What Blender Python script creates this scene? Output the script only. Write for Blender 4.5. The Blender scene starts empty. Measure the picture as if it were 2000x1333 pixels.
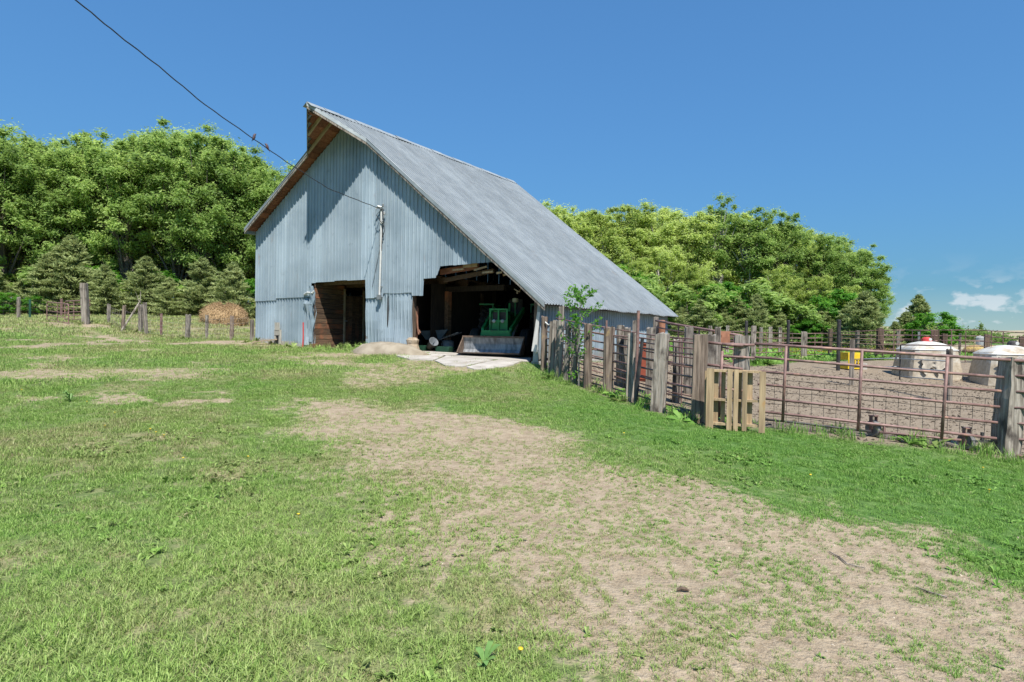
import bpy, math, random
import numpy as np
from mathutils import Vector, Matrix
R = math.radians
random.seed(7); rng = np.random.default_rng(11)
scene = bpy.context.scene
col = scene.collection
# ------------------------------------------------------------------ camera
F_PX, ROLL, PITCH, EYE = 1194.76, 0.0178, 0.0109, 1.6
cd = bpy.data.cameras.new('camera'); cam = bpy.data.objects.new('camera', cd); col.objects.link(cam)
cd.sensor_width = 36; cd.lens = F_PX/2000*36; cd.clip_start = 0.05; cd.clip_end = 6000
_f = Vector((0, math.cos(PITCH), -math.sin(PITCH))); _u0 = Vector((0, math.sin(PITCH), math.cos(PITCH))); _r0 = Vector((1, 0, 0))
_r = _r0*math.cos(ROLL)+_u0*math.sin(ROLL); _u = _u0*math.cos(ROLL)-_r0*math.sin(ROLL)
M = Matrix((_r, _u, -_f)).transposed().to_4x4(); M.translation = Vector((0, 0, EYE)); cam.matrix_world = M
scene.camera = cam
# ------------------------------------------------------------------ sun, sky, exposure
SUN = Vector((-.763, 2.44, -3.86)).normalized()          # direction the light travels
SUN_EL = math.asin(-SUN.z); SUN_AZ = math.atan2(-SUN.x, -SUN.y)
w = bpy.data.worlds.new('World'); scene.world = w; w.use_nodes = True
wn, wl = w.node_tree.nodes, w.node_tree.links
for n in list(wn): wn.remove(n)
out = wn.new('ShaderNodeOutputWorld'); bg = wn.new('ShaderNodeBackground'); bg.inputs[1].default_value = 0.115
sky = wn.new('ShaderNodeTexSky'); sky.sky_type = 'NISHITA'; sky.sun_disc = False
sky.sun_elevation = SUN_EL; sky.sun_rotation = SUN_AZ; sky.air_density = 1.0; sky.dust_density = 0.0; sky.ozone_density = 5.0; sky.altitude = 800
tc = wn.new('ShaderNodeTexCoord'); sep = wn.new('ShaderNodeSeparateXYZ'); wl.new(tc.outputs['Generated'], sep.inputs[0])
mp = wn.new('ShaderNodeMapping'); mp.inputs['Scale'].default_value = (1, 1, 2.0); mp.inputs['Location'].default_value = (3.1, .37, .2); wl.new(tc.outputs['Generated'], mp.inputs[0])
nz = wn.new('ShaderNodeTexNoise'); nz.inputs['Scale'].default_value = 24; nz.inputs['Detail'].default_value = 7; nz.inputs['Roughness'].default_value = .55
wl.new(mp.outputs[0], nz.inputs[0])
rp = wn.new('ShaderNodeValToRGB'); rp.color_ramp.elements[0].position = .48; rp.color_ramp.elements[1].position = .60; wl.new(nz.outputs[0], rp.inputs[0])
band = wn.new('ShaderNodeValToRGB'); cr = band.color_ramp     # cumulus far away: a low band all round the horizon
cr.elements[0].position = 0.0; cr.elements[0].color = (.5, .5, .5, 1)
cr.elements[1].position = .12; cr.elements[1].color = (0, 0, 0, 1)
e = cr.elements.new(.03); e.color = (1, 1, 1, 1); e = cr.elements.new(.065); e.color = (.75, .75, .75, 1); e = cr.elements.new(.085); e.color = (.12, .12, .12, 1)
wl.new(sep.outputs[2], band.inputs[0])
mul = wn.new('ShaderNodeMath'); mul.operation = 'MULTIPLY'; wl.new(rp.outputs[0], mul.inputs[0]); wl.new(band.outputs[0], mul.inputs[1])
veil = wn.new('ShaderNodeMapRange'); veil.inputs[1].default_value = 0.0; veil.inputs[2].default_value = .075; veil.inputs[3].default_value = .42; veil.inputs[4].default_value = 0.0; wl.new(sep.outputs[2], veil.inputs[0])
mxm = wn.new('ShaderNodeMath'); mxm.operation = 'MAXIMUM'; wl.new(mul.outputs[0], mxm.inputs[0]); wl.new(veil.outputs[0], mxm.inputs[1])
mu2 = wn.new('ShaderNodeMath'); mu2.operation = 'MULTIPLY'; wl.new(mxm.outputs[0], mu2.inputs[0]); mu2.inputs[1].default_value = .75
mx = wn.new('ShaderNodeMix'); mx.data_type = 'RGBA'; wl.new(mu2.outputs[0], mx.inputs[0]); bw_ = wn.new('ShaderNodeRGBToBW'); wl.new(sky.outputs[0], bw_.inputs[0])       # soft shoulder: the photograph holds its horizon back
kk_ = wn.new('ShaderNodeMath'); kk_.operation = 'MULTIPLY_ADD'; kk_.inputs[1].default_value = .62; kk_.inputs[2].default_value = 1.0; wl.new(bw_.outputs[0], kk_.inputs[0])
tn_ = wn.new('ShaderNodeVectorMath'); tn_.operation = 'MULTIPLY'; tn_.inputs[1].default_value = (.80, 1.25, 1.40); wl.new(sky.outputs[0], tn_.inputs[0])
iv_ = wn.new('ShaderNodeMath'); iv_.operation = 'DIVIDE'; iv_.inputs[0].default_value = 1; wl.new(kk_.outputs[0], iv_.inputs[1])
sc_ = wn.new('ShaderNodeVectorMath'); sc_.operation = 'SCALE'; wl.new(tn_.outputs[0], sc_.inputs[0]); wl.new(iv_.outputs[0], sc_.inputs['Scale']); wl.new(sc_.outputs[0], mx.inputs[6]); mx.inputs[7].default_value = (3.1, 3.3, 3.5, 1)
wl.new(mx.outputs[2], bg.inputs[0]); wl.new(bg.outputs[0], out.inputs[0])
sd = bpy.data.lights.new('sun', 'SUN'); sd.energy = 3.15; sd.angle = R(.53); sd.color = (1, .955, .88)
so = bpy.data.objects.new('sun', sd); col.objects.link(so); so.location = (0, 0, 40); so.rotation_euler = SUN.to_track_quat('-Z', 'Y').to_euler()
vs = scene.view_settings; vs.view_transform = 'Standard'; vs.look = 'None'; vs.gamma = 1; vs.use_curve_mapping = False; vs.exposure = 1.2
scene.cycles.max_bounces = 6; scene.cycles.transparent_max_bounces = 4; scene.cycles.diffuse_bounces = 4; scene.cycles.glossy_bounces = 2; scene.cycles.transmission_bounces = 2

# ------------------------------------------------------------------ helpers: surveying
def ray(px, py):
    a, b = px-1000, py-666.5
    u = a*math.cos(ROLL)+b*math.sin(ROLL); v = -a*math.sin(ROLL)+b*math.cos(ROLL)
    d = _r0*(u/F_PX)+_u0*(-v/F_PX)+_f
    return d
def at(px, py, D):
    d = ray(px, py); return Vector((0, 0, EYE))+d*(D/d.y)
def topz(px, py, D): return at(px, py, D).z
# terrain from surveyed spots
CP = [(0, 0, 0), (-4, 0, .02), (5, 0, -.05), (0, 5, .06), (-6, 7, .2), (5.2, 6.0, -.03), (2.0, 9.5, .3), (-3, 11, .45), (-9, 13, .62), (0, -30, -.3), (-40, -20, .4), (40, -20, -.6)]
for px, py, D in [(500, 668, 22.9), (620, 683, 21), (714, 681, 19.6), (805, 690, 18.1), (900, 703, 16.9), (1047, 704, 15.9), (1060, 725, 15.5), (1190, 772, 12.9), (1237, 782, 11.9), (1297, 806, 10.8), (1370, 826, 9.8),
                  (1965, 888, 9.1), (1700, 845, 9.6), (168, 632, 29), (240, 648, 28), (365, 664, 27), (490, 665, 24.5), (36, 625, 36), (445, 634, 38), (361, 613, 46), (100, 612, 46), (0, 640, 27), (1810, 736, 21.7),
                  (1950, 749, 20), (1472, 713, 24), (1566, 704, 30), (1719, 702, 27), (1900, 706, 24.5), (1350, 722, 20), (1500, 684, 46), (1750, 682, 50), (1900, 690, 60)]:
    p = at(px, py, D); CP.append((p.x, p.y, p.z))
CP += [(-30, 60, 3.9), (-10, 65, 3.8), (12, 66, 3.0), (35, 66, 1.6), (60, 75, -.2), (75, 60, -.4), (-90, 60, 4.5), (-60, 20, 2.0), (60, 10, -1.2), (140, 150, -3.5), (-140, 160, 7), (0, 150, 5.0), (160, 20, -3), (0, -150, -1), (-160, -40, 3), (160, -100, -3)]
CP = np.array(CP, float)
def _phi(r2): return .5*r2*np.log(np.maximum(r2, 1e-9))
_n = len(CP); _d2 = ((CP[:, None, :2]-CP[None, :, :2])**2).sum(-1)
_A = np.zeros((_n+3, _n+3)); _A[:_n, :_n] = _phi(_d2)+np.eye(_n)*2.0; _A[:_n, _n] = 1; _A[:_n, _n+1:] = CP[:, :2]; _A[_n:, :_n] = _A[:_n, _n:].T
_w = np.linalg.solve(_A, np.concatenate([CP[:, 2], [0, 0, 0]]))
def hnoise(ix, iy, s):
    h = (ix.astype(np.int64)*374761393+iy.astype(np.int64)*668265263+s*1442695041) & 0xffffffff
    h = ((h ^ (h >> 13))*1274126177) & 0xffffffff
    return ((h ^ (h >> 16)) & 0xffff)/65535.0
def vnoise(x, y, s=0):
    ix, iy = np.floor(x), np.floor(y); fx, fy = x-ix, y-iy; fx = fx*fx*(3-2*fx); fy = fy*fy*(3-2*fy)
    a, b, c, d = hnoise(ix, iy, s), hnoise(ix+1, iy, s), hnoise(ix, iy+1, s), hnoise(ix+1, iy+1, s)
    return (a*(1-fx)+b*fx)*(1-fy)+(c*(1-fx)+d*fx)*fy
def fbm(x, y, s=0, o=4):
    t = 0; a = .5; n = 0
    for i in range(o): t = t+a*vnoise(x*2**i+i*17.3, y*2**i-i*9.1, s+i); n += a; a *= .5
    return t/n
def gz(x, y):
    x = np.atleast_1d(np.asarray(x, float)); y = np.atleast_1d(np.asarray(y, float)); sh = x.shape; x = x.ravel(); y = y.ravel(); o = np.empty(len(x))
    r = np.hypot(x, y); k = np.minimum(1, 150/np.maximum(r, 1e-6)); xc, yc = x*k, y*k
    for i in range(0, len(x), 20000):
        X, Y = xc[i:i+20000], yc[i:i+20000]
        d2 = (X[:, None]-CP[None, :, 0])**2+(Y[:, None]-CP[None, :, 1])**2
        o[i:i+20000] = _phi(d2)@_w[:_n]+_w[_n]+_w[_n+1]*X+_w[_n+2]*Y
    o += (fbm(x*.9, y*.9, 5, 3)-.5)*.05*np.minimum(1, r/4)+(fbm(x*3, y*3, 9, 2)-.5)*.02
    return o.reshape(sh)
def g(x, y): return float(gz(x, y)[0])
def ground_at(px, py):
    d = ray(px, py); D = np.geomspace(1.5, 220, 900); t = D/d.y
    X, Y, Z = d.x*t, d.y*t, EYE+d.z*t; G = gz(X, Y); k = np.argmax(Z < G) if (Z < G).any() else -1
    return (X[k], Y[k])
# ------------------------------------------------------------------ helpers: building
class MB:
    def __init__(s): s.v = []; s.f = []; s.sm = False
    def add(s, vs_, fs):
        b = len(s.v); s.v += [tuple(p) for p in vs_]; s.f += [tuple(b+i for i in f) for f in fs]; return s
    def box(s, c, d, rz=0, m=None):
        x, y, z = d[0]/2, d[1]/2, d[2]/2; c = Vector(c)
        rot = m if m is not None else Matrix.Rotation(rz, 3, 'Z')
        vs_ = [c+rot@Vector((i*x, j*y, k*z)) for i, j, k in ((-1, -1, -1), (1, -1, -1), (1, 1, -1), (-1, 1, -1), (-1, -1, 1), (1, -1, 1), (1, 1, 1), (-1, 1, 1))]
        return s.add(vs_, [(0, 3, 2, 1), (4, 5, 6, 7), (0, 1, 5, 4), (1, 2, 6, 5), (2, 3, 7, 6), (3, 0, 4, 7)])
    def beam(s, a, b, wd, hg, up=(0, 0, 1)):
        a, b = Vector(a), Vector(b); d = (b-a); L = d.length; d.normalize(); sd_ = d.cross(Vector(up)); sd_.normalize(); u2 = sd_.cross(d)
        m = Matrix((d, sd_, u2)).transposed(); return s.box((a+b)/2, (L, wd, hg), m=m)
    def tube(s, pts, r, n=8, cap=True):
        pts = [Vector(p) for p in pts]; rs = r if isinstance(r, (list, tuple)) else [r]*len(pts); b = len(s.v); ref = Vector((.3, .2, 1)).normalized()
        for i, p in enumerate(pts):
            t = (pts[min(i+1, len(pts)-1)]-pts[max(i-1, 0)]).normalized()
            rf = ref if abs(t.dot(ref)) < .95 else Vector((1, 0, 0))
            a = t.cross(rf).normalized(); c = t.cross(a)
            for k in range(n):
                q = 2*math.pi*k/n; s.v.append(tuple(p+(a*math.cos(q)+c*math.sin(q))*rs[i]))
        for i in range(len(pts)-1):
            for k in range(n): s.f.append((b+i*n+k, b+i*n+(k+1) % n, b+(i+1)*n+(k+1) % n, b+(i+1)*n+k))
        if cap: s.f.append(tuple(b+k for k in reversed(range(n)))); s.f.append(tuple(b+(len(pts)-1)*n+k for k in range(n)))
        return s
    def lathe(s, prof, c=(0, 0, 0), n=16, axis='Z', sup=2, ex=1):
        b = len(s.v); c = Vector(c)
        for r, z in prof:
            for k in range(n):
                q = 2*math.pi*k/n; cx, sx = math.cos(q), math.sin(q)
                kx = (abs(cx)**sup+abs(sx)**sup)**(-1/sup); x, y = r*cx*kx*ex, r*sx*kx
                p = Vector((x, y, z)) if axis == 'Z' else (Vector((z, x, y)) if axis == 'X' else Vector((x, z, y)))
                s.v.append(tuple(c+p))
        for i in range(len(prof)-1):
            for k in range(n): s.f.append((b+i*n+k, b+i*n+(k+1) % n, b+(i+1)*n+(k+1) % n, b+(i+1)*n+k))
        s.f.append(tuple(b+k for k in reversed(range(n)))); s.f.append(tuple(b+(len(prof)-1)*n+k for k in range(n))); return s
    def prism(s, poly, a, b_, plane='XZ'):
        n = len(poly); V = []
        for t in (a, b_):
            for p, q in poly: V.append((p, t, q) if plane == 'XZ' else ((t, p, q) if plane == 'YZ' else (p, q, t)))
        return s.add(V, [tuple(range(n)), tuple(reversed(range(n, 2*n)))]+[(i, i+n, (i+1) % n+n, (i+1) % n) for i in range(n)])
    def shift(s, o): s.v = [(a+o[0], b+o[1], c+o[2]) for a, b, c in s.v]; return s
    def mesh(s, name, mat, smooth=False):
        me = bpy.data.meshes.new(name); me.from_pydata(s.v, [], s.f); me.validate(); 
        if mat: me.materials.append(mat)
        if smooth: me.shade_smooth()
        me.update(); return me
def tag(o, label=None, cat=None, group=None, kind=None):
    if label: o['label'] = label
    if cat: o['category'] = cat
    if group: o['group'] = group
    if kind: o['kind'] = kind
    return o
def link(name, me, parent=None, loc=(0, 0, 0), rot=(0, 0, 0), sc=(1, 1, 1)):
    o = bpy.data.objects.new(name, me); col.objects.link(o); o.parent = parent; o.location = loc; o.rotation_euler = rot; o.scale = sc; return o
def part(name, mb, mat, parent=None, smooth=False, **k):
    return link(name, mb.mesh(name, mat, smooth), parent, **k)
def empty(name, loc, rz=0): return link(name, None, None, loc, (0, 0, rz))
def copy_tree(o, parent=None):
    c = o.copy(); col.objects.link(c)
    if parent: c.parent = parent
    for ch in o.children: copy_tree(ch, c)
    return c
def np_mesh(name, verts, quads, mat, attrs=None, smooth=False, nside=4):
    me = bpy.data.meshes.new(name); nv, nf = len(verts), len(quads)
    me.vertices.add(nv); me.vertices.foreach_set('co', np.asarray(verts, np.float32).ravel())
    if nf:
        me.loops.add(nf*nside); me.loops.foreach_set('vertex_index', np.asarray(quads, np.int32).ravel())
        me.polygons.add(nf); me.polygons.foreach_set('loop_start', np.arange(0, nf*nside, nside, dtype=np.int32)); 
    me.update(calc_edges=True)
    if mat: me.materials.append(mat)
    for k, (dom, arr) in (attrs or {}).items():
        a = me.attributes.new(k, 'FLOAT', dom); a.data.foreach_set('value', np.asarray(arr, np.float32))
    if smooth and nf: me.shade_smooth()
    return me
# ------------------------------------------------------------------ helpers: materials
def mat_new(name):
    m = bpy.data.materials.new(name); m.use_nodes = True; nt = m.node_tree
    return m, nt.nodes, nt.links, nt.nodes['Principled BSDF']
def ramp(N, L, src, stops):
    r = N.new('ShaderNodeValToRGB'); el = r.color_ramp.elements
    while len(el) < len(stops): el.new(.5)
    for i, (p, c) in enumerate(stops): el[i].position = p; el[i].color = (*c, 1) if len(c) == 3 else c
    L.new(src, r.inputs[0]); return r.outputs[0]
def mixc(N, L, f, a, b, mode='MIX'):
    m = N.new('ShaderNodeMix'); m.data_type = 'RGBA'; m.blend_type = mode
    for s, v in ((0, f), (6, a), (7, b)):
        if isinstance(v, (int, float)): m.inputs[s].default_value = v
        elif isinstance(v, tuple): m.inputs[s].default_value = (*v, 1)
        else: L.new(v, m.inputs[s])
    return m.outputs[2]
def noise(N, L, scale, detail=4, stretch=(1, 1, 1), coord='Object', rough=.55, rnd=True):
    t = N.new('ShaderNodeTexCoord'); mpn = N.new('ShaderNodeMapping'); mpn.inputs['Scale'].default_value = stretch
    L.new(t.outputs[coord], mpn.inputs[0])
    if rnd:
        oi = N.new('ShaderNodeObjectInfo'); ml = N.new('ShaderNodeMath'); ml.operation = 'MULTIPLY'; ml.inputs[1].default_value = 37
        L.new(oi.outputs['Random'], ml.inputs[0]); L.new(ml.outputs[0], mpn.inputs['Location'])
    n = N.new('ShaderNodeTexNoise'); n.inputs['Scale'].default_value = scale; n.inputs['Detail'].default_value = detail; n.inputs['Roughness'].default_value = rough
    L.new(mpn.outputs[0], n.inputs[0]); return n.outputs[0]
def bump(N, L, P, src, st=.3, dist=.01):
    b = N.new('ShaderNodeBump'); b.inputs['Strength'].default_value = st; b.inputs['Distance'].default_value = dist; L.new(src, b.inputs['Height']); L.new(b.outputs[0], P.inputs['Normal'])
def simple(name, c1, c2, scale=6, rough=.7, metal=0, stretch=(1, 1, 1), bst=.3, bd=.01, detail=5, lo=.35, hi=.65, spot=None, spot_scale=3, spot_lo=.58, spot_hi=.66, vary=.25):
    m, N, L, P = mat_new(name); n1 = noise(N, L, scale, detail, stretch)
    c = ramp(N, L, n1, [(lo, c1), (hi, c2)])
    if spot:
        n2 = noise(N, L, spot_scale, 6, (1, 1, .6)); f = ramp(N, L, n2, [(spot_lo, (0, 0, 0)), (spot_hi, (1, 1, 1))]); c = mixc(N, L, f, c, spot)
    if vary:
        oi = N.new('ShaderNodeObjectInfo'); v = N.new('ShaderNodeMapRange'); v.inputs[3].default_value = 1-vary; v.inputs[4].default_value = 1+vary; L.new(oi.outputs['Random'], v.inputs[0])
        hs = N.new('ShaderNodeHueSaturation'); L.new(v.outputs[0], hs.inputs['Value']); L.new(c, hs.inputs['Color']); c = hs.outputs[0]
    L.new(c, P.inputs['Base Color']); P.inputs['Roughness'].default_value = rough; P.inputs['Metallic'].default_value = metal
    if bst: bump(N, L, P, n1, bst, bd)
    return m
WOODG = simple('weathered_wood', (.12, .10, .08), (.33, .29, .245), 3, .9, stretch=(7, 7, .5), bst=1, bd=.03, spot=(.06, .048, .04), spot_scale=5, spot_lo=.55, spot_hi=.68, lo=.38, hi=.6)
WOODT = simple('tie_wood', (.085, .06, .045), (.26, .20, .155), 3, .9, stretch=(7, 7, .5), bst=1, bd=.03, spot=(.40, .28, .12), spot_scale=4, spot_lo=.64, spot_hi=.72, lo=.38, hi=.6)
WOODK = simple('shade_black_wood', (.012, .009, .007), (.035, .026, .018), 4, .95, stretch=(6, 6, .8), bst=.6)  # near-black: the barn interior's deep shade is put into the wood colour
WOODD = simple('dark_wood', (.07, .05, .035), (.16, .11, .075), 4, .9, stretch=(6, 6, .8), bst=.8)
PALW = simple('pallet_wood', (.27, .19, .11), (.46, .34, .20), 3, .85, stretch=(9, 9, .6), bst=.6, spot=(.42, .22, .07), spot_scale=4, spot_lo=.6, spot_hi=.72, vary=.22)
REDW = simple('red_brown_board', (.16, .06, .035), (.28, .12, .07), 4, .85, stretch=(1, 5, 5), bst=.5, vary=.35)
BRNW = simple('brown_plank', (.06, .036, .022), (.15, .095, .055), 3.5, .85, stretch=(5, .8, 7), bst=.6, spot=(.30, .11, .05), spot_scale=1.5, spot_lo=.55, spot_hi=.7, vary=.3)
TANW = simple('tan_beam', (.22, .17, .10), (.36, .29, .19), 3, .85, bst=.4)
RUST = simple('rusty_pipe', (.15, .085, .075), (.27, .165, .145), 9, .6, .1, bst=.2, spot=(.34, .19, .14), spot_scale=7, vary=.12)
ORRUST = simple('orange_rust', (.19, .085, .05), (.32, .145, .085), 8, .8, bst=.3)
DARKM = simple('dark_steel', (.025, .025, .03), (.07, .065, .06), 8, .6, .3)
GREYP = simple('galvanised_pipe', (.30, .32, .32), (.42, .44, .44), 9, .5, .5, bst=.1)
CONC = simple('concrete', (.33, .30, .26), (.47, .44, .40), 3, .9, bst=.5, spot=(.30, .25, .18), spot_scale=1.2, spot_lo=.6, spot_hi=.75, vary=.06)
STONE = simple('field_stone', (.25, .19, .13), (.42, .35, .26), 5, .95, bst=1, bd=.04)
def metal_sheet(name, a, b, streak, rough=.42, metal=.55, st=(3, 3, .25), spots=.6, splash=False):
    m, N, L, P = mat_new(name)
    n1 = noise(N, L, 1.1, 6, st, rnd=True); n2 = noise(N, L, 5, 5, (1, 1, 1)); n3 = noise(N, L, .6, 3, (1, 1, 1), rnd=False)
    c = ramp(N, L, n1, [(.35, a), (.62, b)]); f = ramp(N, L, n2, [(.60, (0, 0, 0)), (.75, (spots, spots, spots))])
    c = mixc(N, L, .5 if splash else .25, c, ramp(N, L, n3, [(.35, streak), (.6, b)])); c = mixc(N, L, f, c, streak)
    n5 = noise(N, L, 1.7, 9, (1.5, 1.5, .5), rough=.7); c = mixc(N, L, ramp(N, L, n5, [(.62, (0, 0, 0)), (.72, (.45, .45, .45))]), c, (.27, .19, .14))
    if splash:      # mud thrown up on the lowest hand's breadth of the wall
        t_ = N.new('ShaderNodeTexCoord'); s_ = N.new('ShaderNodeSeparateXYZ'); L.new(t_.outputs['Object'], s_.inputs[0]); q_ = N.new('ShaderNodeMath'); q_.operation = 'MULTIPLY_ADD'; q_.inputs[1].default_value = -1.4; q_.inputs[2].default_value = 1.75; L.new(s_.outputs[2], q_.inputs[0])
        z_ = N.new('ShaderNodeMath'); z_.operation = 'ADD'; L.new(q_.outputs[0], z_.inputs[0]); L.new(n2, z_.inputs[1]); c = mixc(N, L, ramp(N, L, z_.outputs[0], [(.45, (0, 0, 0)), (.85, (.6, .6, .6))]), c, (.26, .21, .15))
    oi = N.new('ShaderNodeObjectInfo'); v = N.new('ShaderNodeMapRange'); v.inputs[3].default_value = .90; v.inputs[4].default_value = 1.09; L.new(oi.outputs['Random'], v.inputs[0])
    hs = N.new('ShaderNodeHueSaturation'); L.new(v.outputs[0], hs.inputs['Value']); L.new(c, hs.inputs['Color'])
    L.new(hs.outputs[0], P.inputs['Base Color']); P.inputs['Metallic'].default_value = metal
    r = N.new('ShaderNodeMapRange'); r.inputs[3].default_value = rough-.1; r.inputs[4].default_value = rough+.15; L.new(n2, r.inputs[0]); L.new(r.outputs[0], P.inputs['Roughness'])
    bump(N, L, P, n2, .15, .01); return m
SIDE = metal_sheet('siding_metal', (.255, .33, .385), (.36, .435, .485), (.175, .23, .27), .5, .15, splash=True)
ROOF = metal_sheet('roof_metal', (.27, .30, .315), (.37, .40, .41), (.30, .325, .335), .5, .3, (.3, 3, 3), .25)
TRIM = simple('trim_metal', (.28, .31, .32), (.38, .41, .41), 3, .5, .3, bst=.1, vary=.05)
GREEN = simple('green_paint', (.015, .21, .05), (.025, .31, .08), 6, .45, bst=.05, vary=0, spot=(.05, .09, .04), spot_scale=6)
GREEND = simple('dull_and_shaded_green', (.01, .05, .03), (.02, .08, .045), 6, .6, bst=.05, vary=0)  # plain dull paint; on trough and can it also stands for shade
YELL = simple('yellow_paint', (.62, .42, .02), (.80, .56, .03), 6, .5, bst=.05, vary=0)
RUBB = simple('rubber', (.012, .012, .012), (.035, .033, .03), 12, .85)
STEELB = simple('scraped_steel', (.16, .17, .18), (.36, .37, .38), 4, .5, .4, stretch=(3, 1, 1), spot=(.10, .075, .055), spot_scale=3, spot_lo=.58, spot_hi=.7, vary=0)
WHITE = simple('white_plastic', (.50, .50, .48), (.60, .60, .58), 3, .5, bst=.05, vary=.03)
REDP = simple('red_plastic', (.42, .03, .03), (.52, .06, .05), 5, .5, bst=.05)
BLUEG = simple('blue_grey_paint', (.05, .08, .10), (.09, .13, .15), 4, .6)
def hutch_mat():
    m, N, L, P = mat_new('dirty_white_plastic'); t = N.new('ShaderNodeTexCoord'); sp = N.new('ShaderNodeSeparateXYZ'); L.new(t.outputs['Object'], sp.inputs[0])
    n1 = noise(N, L, 2.5, 6); a = N.new('ShaderNodeMath'); a.operation = 'MULTIPLY_ADD'; a.inputs[1].default_value = 1.0; L.new(n1, a.inputs[0]); 
    ng = N.new('ShaderNodeMath'); ng.operation = 'MULTIPLY'; ng.inputs[1].default_value = -.42; L.new(sp.outputs[2], ng.inputs[0]); L.new(ng.outputs[0], a.inputs[2])
    f = ramp(N, L, a.outputs[0], [(-0.0, (0, 0, 0)), (.16, (1, 1, 1))]); n2 = noise(N, L, 9, 5)
    c = mixc(N, L, f, (.56, .55, .50), ramp(N, L, n2, [(.35, (.33, .27, .19)), (.65, (.46, .40, .31))]))
    L.new(c, P.inputs['Base Color']); P.inputs['Roughness'].default_value = .6; bump(N, L, P, n1, .3, .03); return m
HUTCH = hutch_mat()
TARP = simple('dirty_tarp', (.24, .21, .17), (.38, .34, .28), 5, .85, bst=.3, spot=(.34, .14, .10), spot_scale=4, spot_lo=.70, spot_hi=.73)
def leafmat(name, dark, mid, light, trans=.55, rough=.55):
    m, N, L, P = mat_new(name)
    at_ = N.new('ShaderNodeAttribute'); at_.attribute_name = 'tint'
    oi = N.new('ShaderNodeObjectInfo'); md = N.new('ShaderNodeMath'); md.operation = 'MULTIPLY_ADD'; md.inputs[1].default_value = .22; L.new(oi.outputs['Random'], md.inputs[0])
    sb = N.new('ShaderNodeMath'); sb.operation = 'SUBTRACT'; sb.inputs[1].default_value = .11; L.new(at_.outputs['Fac'], sb.inputs[0]); L.new(sb.outputs[0], md.inputs[2])
    c = ramp(N, L, md.outputs[0], [(0.05, dark), (.5, mid), (.95, light)])
    L.new(c, P.inputs['Base Color']); P.inputs['Roughness'].default_value = rough; P.inputs['Specular IOR Level'].default_value = .3
    tr = N.new('ShaderNodeBsdfTranslucent'); hs = N.new('ShaderNodeHueSaturation'); hs.inputs['Value'].default_value = 1.6; hs.inputs['Hue'].default_value = .485; L.new(c, hs.inputs['Color']); L.new(hs.outputs[0], tr.inputs[0])
    ms = N.new('ShaderNodeMixShader'); ms.inputs[0].default_value = trans; L.new(P.outputs[0], ms.inputs[1]); L.new(tr.outputs[0], ms.inputs[2])
    L.new(ms.outputs[0], N['Material Output'].inputs[0]); return m
LEAFA = leafmat('elm_leaf', (.12, .19, .045), (.24, .37, .09), (.41, .54, .17))
LEAFB = leafmat('fresh_leaf', (.19, .26, .055), (.36, .47, .12), (.52, .62, .22))
LEAFC = leafmat('cedar_needles', (.12, .16, .06), (.26, .32, .12), (.43, .48, .22), .35, .8)
LEAFD = leafmat('bright_leaf', (.05, .16, .015), (.10, .28, .03), (.17, .38, .05))
DRYL = leafmat('dry_leaf', (.16, .14, .06), (.25, .22, .11), (.34, .30, .17))
BARK = simple('bark', (.09, .075, .06), (.20, .17, .145), 6, .95, stretch=(4, 4, .6), bst=1, bd=.04)
BARKG = simple('grey_bark', (.22, .20, .18), (.38, .36, .33), 6, .95, stretch=(4, 4, .6), bst=1, bd=.04)

# ------------------------------------------------------------------ ground maps
def world_poly(pts): return np.array([ground_at(*p) for p in pts])
def sdist(x, y, poly):
    """signed distance, positive inside"""
    ins = np.zeros(x.shape, bool); best = np.full(x.shape, 1e9); n = len(poly)
    for i in range(n):
        ax, ay = poly[i]; bx, by = poly[(i+1) % n]; dx, dy = bx-ax, by-ay
        t = np.clip(((x-ax)*dx+(y-ay)*dy)/(dx*dx+dy*dy+1e-12), 0, 1); best = np.minimum(best, np.hypot(x-ax-t*dx, y-ay-t*dy))
        c = ((ay > y) != (by > y)); xi = (bx-ax)*(y-ay)/(by-ay+1e-12)+ax; ins ^= c & (x < xi)
    return np.where(ins, best, -best)
TRACK = world_poly([(1130, 1332), (1050, 1270), (985, 1225), (950, 1180), (920, 1100), (860, 1040), (800, 985), (730, 930), (660, 880), (600, 830), (545, 800), (600, 785), (700, 785), (800, 800), (870, 800), (960, 822), (1060, 850), (1130, 880), (1180, 915), (1290, 935), (1400, 965),
                     (1500, 985), (1600, 1000), (1700, 1020), (1800, 1045), (1900, 1075), (1999, 1105)])
TRACK = np.concatenate([TRACK, [(3.6, 4.2), (6, 3.2), (6, -3), (.6, -3), (.35, 2.2)]])
APRON = world_poly([(640, 742), (700, 722), (800, 700), (860, 690), (1020, 700), (1040, 712), (960, 722), (900, 732), (830, 745), (740, 760), (650, 758)])
PEN = world_poly([(1062, 728), (1190, 778), (1297, 812), (1380, 835), (1500, 838), (1700, 868), (1850, 880), (1999, 905)])
PEN = np.concatenate([PEN, [(14, 8.5), (26, 14)], world_poly([(1999, 716), (1928, 706), (1719, 704), (1566, 706), (1470, 716), (1380, 700), (1304, 690)]), [(1.2, 15.9)]])
BARE = [world_poly(p) for p in ([(30, 700), (110, 690), (170, 700), (190, 722), (120, 735), (40, 722)], [(120, 738), (200, 730), (300, 742), (280, 756), (150, 750)], [(360, 725), (470, 722), (520, 735), (450, 748), (370, 740)],
        [(130, 655), (250, 656), (330, 668), (240, 676), (150, 668)], [(0, 772), (200, 762), (420, 770), (480, 788), (300, 796), (100, 790), (0, 792)], [(360, 1190), (440, 1175), (470, 1215), (400, 1240)])]
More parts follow.
